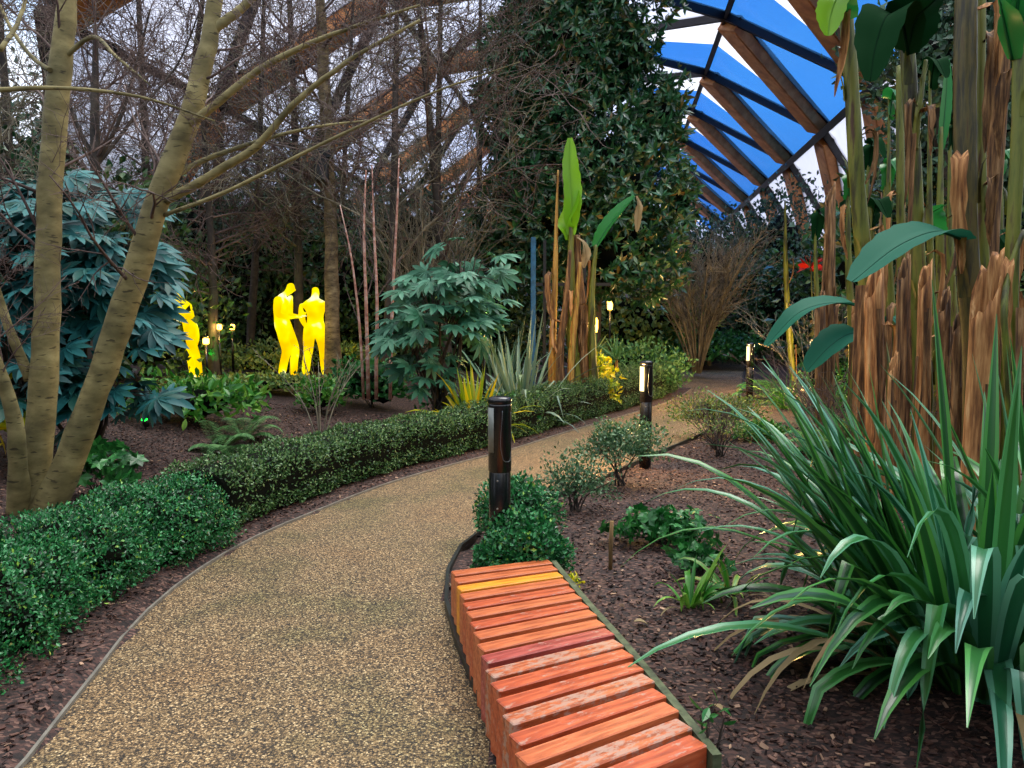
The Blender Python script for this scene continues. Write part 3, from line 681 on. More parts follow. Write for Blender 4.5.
st = [([b+[-.06, 0, 0], A6(36, 470), A6(44, 380), A6(47, 300), A6(50, 200), A6(57, 100), A6(66, 20), A6(72, -80)], [.15, .125, .115, .105, .10, .095, .08, .05]),
      ([b+[.07, -.02, 0], A6(62, 480, 5.95), A6(100, 380, 5.9), A6(132, 285, 5.85), A6(158, 200, 5.8), A6(185, 130, 5.8), A6(206, 55, 5.8), A6(222, -60, 5.8)], [.16, .13, .118, .11, .10, .09, .075, .05]),
      ([b+[-.12, -.05, 0], A6(18, 470, 5.8), A6(14, 420, 5.7), A6(0, 375, 5.6), A6(-25, 320, 5.5), A6(-50, 180, 5.4)], [.11, .08, .06, .055, .05, .03]),
      ([A6(30, 380), A6(18, 350, 5.95), A6(6, 320, 5.9), A6(-8, 270, 5.8), A6(-25, 180, 5.7)], [.055, .05, .045, .035, .02]),
      ([A6(161, 202, 5.8), A6(190, 188, 5.7), A6(228, 165, 5.6), A6(256, 147, 5.5), A6(290, 108, 5.4), A6(350, 60, 5.3), A6(420, 20, 5.2)], [.05, .045, .04, .037, .03, .02, .01]),
      ([A6(180, 132, 5.8), A6(215, 105, 5.7), A6(256, 72, 5.7), A6(300, 48, 5.6), A6(345, 30, 5.5), A6(420, 5, 5.4)], [.045, .04, .033, .028, .02, .01]),
      ([A6(172, 178, 5.8), A6(200, 162, 5.9), A6(240, 147, 6.0), A6(300, 130, 6.1), A6(390, 118, 6.3)], [.032, .028, .024, .017, .008]),
      ([A6(212, 30, 5.8), A6(235, 14, 5.8), A6(262, -12, 5.8), A6(300, -50, 5.8)], [.05, .045, .035, .02]),
      ([A6(62, 60, 6), A6(85, 40, 5.9), A6(120, 60, 5.5), A6(150, 85, 5.4)], [.03, .022, .016, .006]),
      ([A6(-10, 90, 5), A6(60, 88, 5.1), A6(140, 97, 5.3), A6(215, 121, 5.5)], [.022, .018, .014, .006]),
      ([A6(0, 50, 4.6), A6(14, 30, 4.7), A6(24, 5, 4.8), A6(34, -40, 4.9)], [.02, .018, .015, .012]),
      ([A6(165, 215, 5.8), A6(230, 190, 5.3), A6(330, 140, 5.0), A6(440, 90, 4.8), A6(520, 62, 4.7)], [.022, .018, .014, .009, .004]),
      ([A6(50, 70, 5.9), A6(35, 60, 6), A6(12, 30, 6.1), A6(-10, -20, 6.2)], [.026, .022, .018, .01])]
tree('multi_stem_tree', 'bare multi stemmed tree with smooth olive bark standing behind the round box bushes', 'tree', b, st, 'bark_left', 'twig_purple',
     [dict(k=11, lr=.36, ang=.9, wander=.14, up=.05, npts=8, tmin=.4, rr=.16, sides=5, rmin=.002),
      dict(k=8, lr=.55, ang=.8, wander=.18, npts=6, tmin=.15, rr=.6, sides=3, rmin=.0018), dict(k=6, lr=.45, ang=.8, wander=.18, npts=4, tmin=.2, rr=.7, rmin=.0013)])
# slim trunk with speaker box
def straight_tree(name, lab, foot, top, Y, r0, r1, bark, twig, lv, group=None, cat='tree', forks=()):
    p = T(*foot) if not isinstance(foot, np.ndarray) else foot; Y = p[1]
    c = [p-[0, 0, .03], at(foot[0]*.6+top[0]*.4 if not isinstance(foot, np.ndarray) else top[0], 0, Y)]
    q = at(top[0], top[1], Y); q2 = p*.55+q*.45+[.04, 0, 0]
    stems = [([p-[0, 0, .03], p*.9+q*.1, q2, q, q+(q-q2)*.6], [r0*1.35, r0, (r0+r1)/2, r1, r1*.5])]
    for fk in forks:
        stems.append(([at(x, y, Y+dy) for x, y, dy in fk[0]], fk[1]))
    return tree(name, lab, cat, p, stems, bark, twig, lv, group), p
LVb = [dict(k=20, lr=.42, ang=1.05, wander=.15, up=.05, npts=8, tmin=.38, rr=.3, sides=4, rmin=.006), dict(k=11, lr=.55, ang=.9, wander=.2, npts=6, rr=.6, rmin=.004), dict(k=8, lr=.55, ang=.8, wander=.2, npts=4, rr=.7, rmin=.0022)]
t330, p330 = straight_tree('slim_tree', 'slim tree with grey brown trunk carrying a black box, right of the glowing figures', (334, 378), (322, 40), 0, .165, .12, 'bark_mid', 'twig_purple', LVb)
print('tree330', p330)
c = at(325, 170, p330[1]-.3); t = thing('speaker_box', 'black box loudspeaker strapped to the slim tree trunk', 'loudspeaker', (c[0]-.06, c[1]-.02, c[2]-.21))
a = Acc(); box(a, c[0]-.06, c[1]-.02, c[2], .26, .2, .42, .2, 0, .02); part('case', a, 'blackmatt', t)
a = Acc(); box(a, c[0]-.06+.015, c[1]-.108, c[2]-.01, .2, .02, .34, .2, 0, .004); part('grille', a, 'black', t)
a = Acc(); box(a, c[0]-.0, c[1]+.06, c[2]+.29, .28, .28, .18, .1, 0, .02); part('bracket', a, 'blackmatt', t)
LV2 = [dict(k=10, lr=.5, ang=.75, wander=.12, up=.2, npts=8, tmin=.55, rr=.4, sides=4, rmin=.006), dict(k=9, lr=.5, ang=.8, wander=.16, npts=6, rr=.6, rmin=.0035), dict(k=7, lr=.5, ang=.8, wander=.2, npts=4, rr=.7, rmin=.0025)]
p = on(-6.2, 11.2)
fk = [([(94, 160, 0), (75, 120, 0), (60, 60, 0), (50, 0, 0)], [.05, .04, .03, .02]), ([(95, 165, 0), (115, 130, 0), (135, 70, 0), (150, 10, 0)], [.05, .04, .03, .02]), ([(94, 170, 0), (140, 110, .5), (180, 60, 1), (200, 10, 1)], [.04, .03, .02, .015])]
straight_tree('dark_bare_tree', 'dark slender bare tree forking between the two big olive stems', p, (95, 120), 0, .10, .07, 'bark_dark', 'twig_purple', LV2, forks=fk)
k_ = 0
for (px, top, Y, lab) in [((250, 345), (262, 60), 17, 'bare tree behind the glowing figures, left of the slim trunk'), ((430, 330), (440, 40), 17, 'bare purple twigged tree behind the mid aralia shrub'), ((215, 352), (205, 150), 14, 'dark trunk with green lit foot behind the stooping glowing figure'),
                          ((386, 330), (396, 60), 14.5, 'bare tree with dense purple twigs behind the pale red stems'), ((150, 300), (140, 30), 15, 'bare tree far left behind the leaning olive stem'), ((475, 330), (480, 60), 20, 'bare tree left of the big dark magnolia'), ((330, 320), (350, 60), 21, 'far bare tree seen right of the slim trunk'), ((20, 300), (0, 20), 12.5, 'bare tree behind the upright olive stem at the left edge'), ((150, 300), (200, 20), 17, 'far bare tree in the gap right of the leaning olive stem'), ((300, 300), (290, 10), 15.5, 'bare tree whose crown fills the top behind the limbs, left of the slim trunk'), ((450, 330), (420, 20), 15, 'bare tree with spreading crown left of the magnolia top'), ((90, 300), (60, 10), 18, 'far bare tree between the two olive stems')]:
    q = at(px[0], 380, Y); q[2] = float(zg([q[:2]])[0])
    straight_tree('bare_tree', lab, q, top, 0, .11, .06, 'bark_dark', 'twig_purple' if k_ % 2 == 0 else 'twig_grey', [dict(LVb[0], k=20, rmin=.009, tmin=.25, lr=.42), dict(LVb[1], rmin=.006), dict(LVb[2], rmin=.005)], group='bare trees in the left planting'); k_ += 1

def bare_shrub(name, lab, p, h, spread, n, twig, group=None, rmin=.003, lean=(0, 0), k2=7, k3=5, cat='shrub', rs=.012):
    p = np.array(p); P = []
    for i in range(n):
        t = i*2.4; d = np.array([math.cos(t), math.sin(t), 0])*spread*random.uniform(.3, 1); P.append(smooth_curve([p+d*.05, p+d*.35+[0, 0, h*.45], p+d+np.array([lean[0], lean[1], h*random.uniform(.8, 1.1)])], 9))
    P = np.array(P); R = np.linspace(rs, rs*.35, 9)[None].repeat(n, 0); t = thing(name, lab, cat, p, group)
    a = Acc(); tubes(a, P, R, 5); P2, R2 = grow(P, R, k2, .5, .6, .14, .15, 6, .25, .6); R2 = np.maximum(R2, rmin); tubes(a, P2, R2, 3)
    P3, R3 = grow(P2, R2, k3, .5, .7, .18, .1, 4, .2, .7); R3 = np.maximum(R3, rmin*.8); tubes(a, P3, R3, 3); tag(part('branches', a, twig, t), kind='stuff'); return t
bare_shrub('twiggy_shrub', 'grey bare shrub beneath the big dark magnolia, left of the far path', at(698, 345, 21)*[1, 1, 0]+[0, 0, .1], 3.2, 2.3, 26, 'twig_grey', rmin=.008, rs=.03, k2=9, k3=7)
bare_shrub('twiggy_shrub', 'bare arching shrub with pale twigs behind the glowing figures', at(245, 350, 18.5)*[1, 1, 0]+[0, 0, .45], 3.4, 2.0, 16, 'twig_grey', rmin=.004, rs=.02)
bare_shrub('twiggy_shrub', 'dense grey bare shrub behind the mid aralia shrub', at(425, 340, 15)*[1, 1, 0]+[0, 0, .4], 3.2, 1.8, 20, 'twig_grey', rmin=.0045, rs=.02, k2=9)
bare_shrub('twiggy_shrub', 'small bare twig bush rising behind the hedge, right of the slim trunk', at(352, 465, 8.6)*[1, 1, 0]+[-.35, 0, .2], 1.1, .9, 7, 'twig_grey', rmin=.003, rs=.009, k2=3, k3=2)
bare_shrub('twiggy_shrub', 'tangled pinkish bare shrub right of the lit bollards, below the banana leaves', on(4.4, 10.8), .8, 1.4, 16, 'twig_purple', rmin=.0034, rs=.008, k2=5, k3=3)
bare_shrub('twiggy_shrub', 'bare twig tangle in front of the torn banana stumps', on(3.5, 7.6), .8, 1.5, 16, 'twig_purple', rmin=.0028, rs=.007, k2=5, k3=4)
bare_shrub('twiggy_shrub', 'sparse bare bush with buds in front of the far lit bollard', on(4.9, 12.6), 1.7, 1.0, 8, 'twig_grey', rmin=.004, rs=.01, k2=6, k3=4)
bare_shrub('twiggy_shrub', 'low bare twig bush against the right side of the path past the middle bollard', on(2.45, 9.2), .55, .6, 12, 'twig_purple', rmin=.0028, rs=.006, k2=5, k3=4)
# pale red stems
t = thing('pale_stemmed_birch', 'group of thin pale reddish stems rising behind the mid aralia shrub', 'tree', at(378, 370, 11.5)*[1, 1, 0]+[0, 0, .4])
a0_ = []
for pts, r in ([[(368, 375), (366, 300), (364, 230), (366, 170)], .03], [[(376, 380), (377, 300), (374, 230), (372, 165)], .028], [[(390, 380), (393, 290), (397, 210), (399, 158)], .026], [[(363, 375), (358, 310), (350, 250), (340, 205)], .022]):
    C, R = smooth_curve([at(x, y, 11.5) for x, y in pts], 14, [r, r*.8, r*.6, r*.3]); C[0, 2] = .38; a = Acc(); tubes(a, C, R, 8); part('stem', a, 'red_stem', t); a0_.append((C, R))
a = Acc(); P2, R2 = grow(np.array([x[0] for x in a0_]), np.array([x[1] for x in a0_]), 8, .3, .6, .12, .2, 6, .3, .5); tubes(a, P2, np.maximum(R2, .004), 3); tag(part('twigs', a, 'twig_purple', t), kind='stuff')

# ------------------------------------------------------------------ evergreen trees and background planting
def big_tree(name, lab, base, lobes, n, size, mat, T_=ROSE, group=None, trunk=.16, seed=0, shell=(.72, 1.08), cat='tree', density=1):
    t = thing(name, lab, cat, base, group); a = Acc()
    vol = sum(r[0]*r[2] for _, r in lobes)
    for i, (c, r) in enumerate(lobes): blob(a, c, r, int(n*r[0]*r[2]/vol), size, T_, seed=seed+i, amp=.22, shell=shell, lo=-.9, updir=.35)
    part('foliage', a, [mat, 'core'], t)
    a = Acc(); top = np.array(lobes[0][0]); C, R = smooth_curve([np.array(base)-[0, 0, .05], (np.array(base)+top)/2+[.1, 0, 0], top], 12, [trunk*1.2, trunk, trunk*.6]); tubes(a, C, R, 8); part('trunk', a, 'bark_dark', t); return t
def lob(px, py, Y, rpx, rpz, ry=None): s = F/Y; return (at(px, py, Y), (rpx/s, (ry or rpx)/s, rpz/s))
mb = at(590, 380, 17)*[1, 1, 0]+[0, 0, .25]
big_tree('magnolia_tree', 'big dense dark green magnolia in the middle with glossy leaves', mb, [lob(590, 190, 17, 82, 75), lob(560, 60, 17.5, 74, 75), lob(615, 250, 17, 62, 58), lob(535, 225, 16.6, 55, 68), lob(585, -40, 17.5, 82, 70), lob(655, 120, 17, 30, 40), lob(625, 55, 17.2, 30, 38), lob(680, 200, 17, 16, 22), lob(525, 120, 17, 42, 50)], 7800, .22, 'magnolia', shell=(.62, 1.15))
# shared meshes for repeated background evergreens
def variant(seed, mat, size, n, rad, T_=LEAF_D):
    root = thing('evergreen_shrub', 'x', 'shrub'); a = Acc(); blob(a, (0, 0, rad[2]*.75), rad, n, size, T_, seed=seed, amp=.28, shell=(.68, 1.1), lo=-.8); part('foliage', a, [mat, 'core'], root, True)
    a = Acc(); tubes(a, np.array([[0, 0, -.05], [.05, 0, rad[2]*.4], [0, .05, rad[2]*.8]]), np.array([.09, .07, .05]), 7); part('trunk', a, 'bark_dark', root, True); return root
VAR = [variant(11, 'evergreen', .13, 5200, (1.6, 1.5, 1.7)), variant(12, 'teal_green', .12, 5200, (1.6, 1.5, 2.2)), variant(13, 'magnolia', .17, 3600, (1.7, 1.6, 2.0)), variant(14, 'olive', .12, 3800, (1.2, 1.2, 1.0))]
used = [False]*4
BG = [  # px, Y, variant, scale, label
 (20, 13, 2, 1.1, 'dark glossy shrub at the far left edge behind the blue green aralia'), (120, 14, 0, 1.1, 'dark green shrub behind the leaning olive stem'), (-60, 12, 1, 1.2, 'blue green shrub beyond the left edge'),
 (205, 19, 1, 1.2, 'dark blue green shrub behind the stooping glowing figure'), (262, 19, 0, 1.15, 'dark evergreen shrub behind and left of the bowed glowing figure'), (300, 20, 2, 1.2, 'glossy dark shrub behind the two paired glowing figures'), (355, 20, 0, 1.2, 'evergreen shrub behind the slim trunk with the black box'),
 (410, 21, 1, 1.2, 'blue green shrub behind the pale red stems'), (465, 20, 0, 1.15, 'evergreen shrub right of the mid aralia shrub, under the twigs'), (505, 22, 2, 1.1, 'glossy shrub left of the banana clump in the middle'),
 (640, 25, 3, 1.6, 'olive green shrub behind the clump of banana stems'), (690, 27, 1, 1.3, 'dark blue green shrub under the grey bare bush'), (745, 30, 0, 1.5, 'dark evergreen shrub behind the end of the path'), (790, 27, 2, 1.0, 'glossy dark shrub right of the path end'), (765, 37, 1, 1.9, 'tall blue green shrub below the lower end of the timber roof'),
 (715, 38, 0, 2.2, 'tall evergreen shrub left below the timber roof'), (835, 24, 1, .9, 'dark shrub behind the left banana stumps'), (880, 22, 0, 1.1, 'evergreen shrub behind the narrow banana stems'), (930, 18, 2, 1.6, 'glossy dark tree behind the right banana grove'), (1010, 16, 1, 1.7, 'dark blue green tree at the right edge behind the bananas'), (970, 22, 0, 2.2, 'tall evergreen behind the thickest banana stem'), (900, 30, 1, 2.0, 'tall dark conifer like shrub behind the banana leaves'),
 (150, 24, 0, 1.9, 'tall evergreen far behind the left trees'), (60, 22, 1, 1.8, 'tall blue green tree far left behind the olive stems'), (330, 28, 2, 2.0, 'tall glossy evergreen far behind the paired glowing figures'), (440, 30, 0, 2.0, 'tall evergreen far behind the bare twigs'), (240, 27, 2, 1.9, 'tall dark glossy tree far behind, left of the slim trunk'), (600, 32, 1, 1.9, 'blue green shrub far behind the banana clump'), (1080, 13, 0, 1.5, 'evergreen shrub just beyond the right edge'), (660, 36, 0, 1.8, 'evergreen shrub far behind the hedge end')]
for i, (px, Y, v, s, lab) in enumerate(BG):
    if not used[v]: o = VAR[v]; used[v] = True
    else: o = copy_tree(VAR[v])
    q = at(px, 350, Y); g = max(0., float(zg([q[:2]])[0])); o.location = (float(q[0]), float(q[1]), g); o.rotation_euler.z = i*1.9; o.scale = (s, s, s*(1+.1*math.sin(i*2)))
    o['label'] = lab; o['group'] = 'background evergreens'; o['category'] = 'shrub'
# unseen evergreens added around the viewer to block horizon light; airy conifer after them
for i, (x, y, v, s, lab) in enumerate([(-6.5, -3, 0, 1.5, 'unseen evergreen shrub added behind the viewer on the left to block light'), (6, -3.5, 1, 1.5, 'unseen evergreen shrub added behind the viewer on the right to block light'), (-4.2, -7, 2, 1.5, 'unseen evergreen added behind the viewer left of the path to block light'), (3.8, -7.5, 0, 1.6, 'unseen evergreen added behind the viewer right of the path to block light'), (0, -12, 1, 1.9, 'unseen tall evergreen added behind the viewer across the path to block light'), (-8.5, 2.5, 1, 1.4, 'unseen evergreen shrub added left of the viewer to block light'), (8, 2.2, 2, 1.4, 'unseen evergreen shrub added right of the viewer to block light'), (-9.5, 7, 0, 1.4, 'unseen evergreen shrub added left of the aralia to block light')]):
    o = copy_tree(VAR[v]); o.location = (x, y, max(0., float(zg([[x, y]])[0]))); o.scale = (s, s, s); o.rotation_euler.z = i*2.1; o['label'] = lab; o['group'] = 'unseen evergreens added around the viewer to block light'; o['category'] = 'shrub'
big_tree('conifer', 'feathery dark tree high behind the right banana stems', at(955, 380, 13)*[1, 1, 0]+[0, 0, .2], [lob(935, 70, 13, 75, 60), lob(985, 10, 13, 70, 60), lob(1010, 150, 13, 60, 80), lob(930, 170, 13.5, 50, 50)], 6500, .16, 'teal_green', LEAF_D, shell=(.4, 1.2))

# ------------------------------------------------------------------ aralia (fatsia) shrubs
def aralia(lab, lobes, n, size, mat, base, seed=0, extra=()):
    t = thing('aralia_shrub', lab, 'shrub', base); a = Acc(); sa = Acc(); tot = sum(r[0]*r[2] for _, r in lobes)
    for j, (c, r) in enumerate(lobes):
        m_ = int(n*r[0]*r[2]/tot); d = sph(m_, -.5); q = rng.uniform(.45, 1.05, m_)[:, None]; p = np.array(c)+d*np.array(r)*q
        ax = nrm(d*[1, 1, .1]+rng.normal(size=d.shape)*[.5, .5, .15]+[0, -.25, -.3]); no = nrm(np.array([0, -.55, .8])+d*.25+rng.normal(size=d.shape)*.3)
        scatter(a, PALM, p, no, ax, size*rng.uniform(.7, 1.25, m_), 0, True)
        o0 = np.array(c)*[1, 1, 0]+[0, 0, base[2]]
        mid = p*.6+np.array(c)*.4+[0, 0, .05]; P = np.stack([p, mid, mid*.6+np.array(c)*.4-[0, 0, r[2]*.35]], 1); tubes(sa, P, np.linspace(.004, .01, 3)[None].repeat(m_, 0), 4)
        P = np.array([smooth_curve([np.array(base)+[random.uniform(-.1, .1), random.uniform(-.1, .1), -.03], (np.array(base)+c)/2+[random.uniform(-.2, .2), 0, .1], np.array(c)+[0, 0, r[2]*.3]], 8) for _ in range(3)]); tubes(sa, P, np.linspace(.022, .012, 8)[None].repeat(3, 0), 6)
    part('leaves', a, mat, t); part('stems', sa, 'bark_dark', t); return t
aralia('big blue green aralia with large fingered leaves behind the olive tree stems', [lob(85, 310, 7.9, 64, 85, 60), lob(25, 260, 7.6, 75, 80, 60), lob(10, 370, 7.2, 55, 70, 50), lob(122, 262, 8.2, 32, 46, 40), lob(55, 205, 8.4, 85, 35, 50), lob(100, 400, 7.7, 50, 45, 40)], 430, .46, 'fatsia', at(90, 440, 8)*[1, 1, 0]+[0, 0, .25])
aralia('mid sized green aralia with fingered leaves left of the banana clump', [lob(440, 305, 10.4, 46, 44), lob(462, 280, 10.6, 40, 40), lob(412, 340, 10.2, 30, 42), lob(460, 325, 10.4, 30, 32), lob(425, 370, 10.3, 24, 28)], 165, .44, 'fatsia_mid', at(440, 400, 10.4)*[1, 1, 0]+[0, 0, .3])
small_shrub('aralia_seedling', 'small teal leafed plant at the foot of the leaning olive stem', 'plant', 0, 0, (.36, .3, .26), 90, .16, 'cover', ROUND, ground=on(-3.55, 6.5), core=None, stems=6, shell=(.4, 1.0))

# ------------------------------------------------------------------ low plants in the left bed
def Lp(px, py): return T(px, py)
small_shrub('leafy_ground_cover', 'spreading bright green leafy mound in front of the stooping glowing figure', 'plant', 0, 0, (1.0, .7, .35), 900, .13, 'bright', LEAF_M, ground=Lp(195, 424), seed=5, shell=(.5, 1.05), stems=10)
small_shrub('leafy_ground_cover', 'small light green bush in front of the slim trunk', 'plant', 0, 0, (.36, .3, .28), 500, .09, 'bright', LEAF_D, ground=Lp(320, 414), seed=6, shell=(.5, 1.05), stems=6)
small_shrub('leafy_ground_cover', 'low green leaf carpet at the feet of the paired glowing figures', 'plant', 0, 0, (1.5, .6, .15), 2000, .08, 'olive', LEAF_D, ground=Lp(262, 392), seed=7, shell=(.5, 1.05))
small_shrub('leafy_ground_cover', 'pale green leafy strip behind the stooping glowing figure', 'plant', 0, 0, (2.2, .9, .35), 2400, .10, 'olive', LEAF_D, ground=on(-4.6, 16.6), seed=8)
small_shrub('leafy_ground_cover', 'yellow green leafy patch left of the bowed glowing figure', 'plant', 0, 0, (.9, .5, .2), 900, .09, 'olive', LEAF_D, ground=on(-4.9, 15.4), seed=18)
small_shrub('leafy_ground_cover', 'green leafy patch at the left end of the long hedge', 'plant', 0, 0, (.5, .3, .16), 500, .07, 'bright', LEAF_D, ground=on(-2.2, 7.6), seed=9)
small_shrub('leafy_ground_cover', 'dark green plants between the slim trunk and the mid aralia', 'plant', 0, 0, (.7, .4, .42), 900, .1, 'cover', LEAF_D, ground=Lp(372, 408), seed=10, stems=6)
small_shrub('leafy_ground_cover', 'low leafy plants behind the middle of the hedge', 'plant', 0, 0, (.8, .3, .3), 900, .08, 'cover', LEAF_D, ground=on(-.4, 10.5), seed=19)
small_shrub('ivy_mound', 'bright green leafy mound behind the end of the hedge', 'plant', 0, 0, (2.3, 1.4, .62), 4200, .15, 'cover', LEAF_D, ground=at(694, 350, 22.5)*[1, 1, 0]+[.1, 2.0, .1], seed=11)
small_shrub('fine_leaf_shrub', 'feathery light green shrub behind the hedge, right of the banana clump', 'shrub', 0, 0, (1.0, .7, .6), 3000, .09, 'fern', LEAF_S, ground=on(2.5, 15.6), seed=12, stems=8)
small_shrub('yellow_lit_shrub', 'shrub with yellow lamplight painted into its leaves behind the banana clump', 'shrub', 0, 0, (.36, .3, .5), 900, .1, 'yellow', LEAF_D, ground=on(1.42, 12.85), seed=13, stems=5)
small_shrub('yellow_leaf_plant', 'yellow leafed plant at the left edge behind the tree foot', 'plant', 0, 0, (.3, .3, .5), 60, .28, 'yellow', LEAF_M, ground=on(-4.9, 6.9), seed=14, core=None, stems=5)
def fern(lab, p, L, n, mat='fern', group='ferns'):
    t = thing('fern', lab, 'fern', p, group); a = Acc(); LFT = leaf_t(.28, 2, .05, .1, 'strap')
    for i in range(n):
        az = i*2.4+random.random()*.5; C = strap(Acc(), p, az, random.uniform(.5, 1.1), L*random.uniform(.7, 1.1), .01, 1.9, n=12); C = np.array(C); tubes(a, C, np.linspace(.003, .001, 12), 3)
        tt = np.linspace(.15, .98, 24); ix = tt*11; k = ix.astype(int).clip(0, 10); q = C[k]+(C[k+1]-C[k])*(ix-k)[:, None]; tg = nrm(C[k+1]-C[k]); up = np.array([0, 0, 1.]); sd = nrm(np.cross(tg, up)); sz = L*.24*np.sin(np.pi*np.clip(tt*.85+.12, 0, 1))
        for s in (-1, 1): scatter(a, LFT, q, np.broadcast_to(up, q.shape)+tg*0, sd*s+tg*.35-up*.1, sz, 0)
    part('fronds', a, mat, t); return t
fern('fern with arching fronds on the bark right of the leafy mound', Lp(222, 452), .55, 9)
fern('small fern beside the long hedge behind the round bushes', Lp(245, 442), .6, 9)
fern('pale fern at the foot of the olive tree stems', on(-3.0, 5.7), .4, 9)
fern('fern on the bed right of the far lit bollard', on(5.3, 13.4), .9, 12)
fern('fern under the twig tangle near the banana stumps', on(4.6, 10.4), .7, 10)
fern('leafy fern right of the narrow path bollard', on(4.9, 15.0), .9, 14, 'bright')
fern('fern among the twigs behind the big flax plant', on(3.6, 8.8), .6, 10, 'bright')
for x, y, s in ((5.4, 12, .8), (6.2, 14.2, 1.), (4.3, 9.4, .5), (3.2, 9.8, .4), (5.6, 10.2, .6), (7.2, 16.5, 1.2)):
    small_shrub('low_leafy_plant', 'low green leafy plant growing among bare twigs in the right bed', 'plant', 0, 0, (s*.8, s*.5, s*.32), 700, .075, 'bright' if s != .5 else 'olive', LEAF_D, group='low leafy plants right of the path', ground=on(x, y), seed=int(s*30), shell=(.4, 1.05))
small_shrub('geranium_plant', 'low round leafed green plant on the bark beside the wooden stake', 'plant', 0, 0, (.40, .26, .13), 230, .1, 'cover', ROUND, ground=on(1.05, 5.25), core=None, stems=9, shell=(.3, 1.0), dz=.11)
small_shrub('geranium_plant', 'small pale green round leafed plant left of the flax leaves', 'plant', 0, 0, (.2, .16, .1), 70, .1, 'cover', ROUND, ground=on(1.15, 4.6), core=None, stems=6, shell=(.3, 1.0), dz=.09)
small_shrub('tiny_yellow_plant', 'tiny yellow green seedling on the bark beside the bench end', 'plant', 0, 0, (.05, .05, .035), 60, .03, 'yellow', LEAF_S, ground=on(.36, 4.42), core=None, shell=(.2, 1), dz=.035)
small_shrub('small_weed', 'small green seedling poking out at the near right end of the bench', 'plant', 0, 0, (.045, .05, .06), 12, .05, 'cover', LEAF_M, ground=on(.64, 2.36), core=None, stems=3, shell=(.3, 1), dz=.3)
p = on(.62, 4.72); a = Acc(); tubes(a, np.array([p-[0, 0, .05], p+[0, 0, .15], p+[.005, 0, .31]]), np.array([.013, .013, .012]), 10); solo('wooden_stake', a, 'stake', 'short wooden stake standing upright in the bark beside the bench', 'stake', p)

# ------------------------------------------------------------------ flax and strap leaved plants
def flax(name, lab, p, n, L, w, mats, spread=.12, inc=(.5, 1.45), droop=(.6, 1.8), fold=.3, nseg=9, az=None, group=None, manual=(), cat='plant', dead=0, deadmat='ph_dead', kinkp=.15, extra=None):
    p = np.array(p); t = thing(name, lab, cat, p, group); a = Acc()
    for i in range(n):
        z = random.uniform(0, 2*math.pi) if az is None else random.uniform(*az); ic = random.uniform(*inc); b_ = p+np.array([math.cos(z), math.sin(z), 0])*spread*random.random()
        strap(a, b_, z, ic, L*random.uniform(.6, 1.1), w*random.uniform(.7, 1.15), random.uniform(*droop), (0, 1), nseg, fold, kink=random.uniform(.55, .8) if random.random() < kinkp else None, twist=random.uniform(-.7, .7))
    if extra:
        for i in range(extra[0]):
            z = random.uniform(extra[1], extra[2]); b_ = p+np.array([math.cos(z), math.sin(z), 0])*spread*random.uniform(.2, 1.2)
            strap(a, b_, z, random.uniform(extra[3], extra[4]), L*random.uniform(.7, 1.12), w*random.uniform(.6, 1.1), random.uniform(.5, 1.6), (0, 1), nseg, fold, twist=random.uniform(-.5, .5))
    for (off, z, ic, LL, ww, dr, kk) in manual: strap(a, p+np.array(off), z, ic, LL, ww*1.3, dr, (0, 1), 14, fold, kink=kk, twist=random.uniform(-.3, .3))
    part('leaves', a, mats, t)
    if dead:
        a = Acc()
        for i in range(dead):
            z = random.uniform(0, 2*math.pi); strap(a, p+np.array([math.cos(z), math.sin(z), 0])*spread, z, random.uniform(.1, .9), L*random.uniform(.4, .8), w*.5, 2.2, (0, 0), nseg, fold)
        part('dead_leaves', a, deadmat, t)
    return t
D = math.radians
man = [((-.3, -.1, 0), D(212), 1.15, 1.2, .07, 2.0, None), ((-.2, -.3, 0), D(235), 1.2, 1.3, .075, 2.4, None), ((-.35, -.1, 0), D(195), 1.1, 1.2, .065, 1.7, None), ((-.1, .0, 0), D(172), 1.25, 1.3, .065, 1.3, None), ((-.2, .3, 0), D(165), 1.1, 1.65, .06, 1.3, None), ((.1, -.3, 0), D(280), 1.25, 1.2, .075, 2.3, None), ((-.2, .0, 0), D(185), 1.0, 1.35, .05, 1.3, None), ((-.2, .1, 0), D(160), .95, 1.5, .045, 1.2, None), ((-.3, .2, 0), D(150), .85, 1.5, .05, 1.1, None), ((.0, .2, 0), D(120), 1.45, 1.75, .055, .3, None), ((.1, .2, 0), D(60), 1.4, 1.6, .05, .3, None),
       ((-.25, -.2, 0), D(225), .9, 1.1, .055, 1.9, None), ((-.2, -.2, 0), D(210), .95, 1.0, .055, 1.7, None), ((-.1, -.3, 0), D(250), 1.1, 1.1, .06, 2.2, .5), ((0, -.3, 0), D(300), 1.05, 1.15, .06, 2.2, .6), ((.2, -.2, 0), D(330), .95, 1.3, .055, 1.8, None), ((.3, -.1, 0), D(350), .9, 1.4, .055, 1.6, None),
       ((-.1, .1, 0), D(170), 1.2, 1.4, .045, .9, None), ((-.3, 0, 0), D(170), .9, 1.2, .045, 1.0, None), ((-.1, -.1, 0), D(265), 1.3, 1.2, .05, 1.0, .75), ((.15, 0, 0), D(20), 1.3, 1.5, .055, .6, None), ((.25, .1, 0), D(10), 1.15, 1.5, .06, .8, None), ((-.3, .15, 0), D(172), .8, 1.55, .04, 1.3, None)]
flax('flax_plant', 'large flax with long arching striped sword leaves in the right foreground', on(2.1, 3.28, -.02), 190, 1.4, .085, ['ph_dark', 'ph_light'], .42, (.3, 1.45), (.7, 2.3), manual=man, dead=18, nseg=11, extra=(60, D(120), D(200), .9, 1.35))
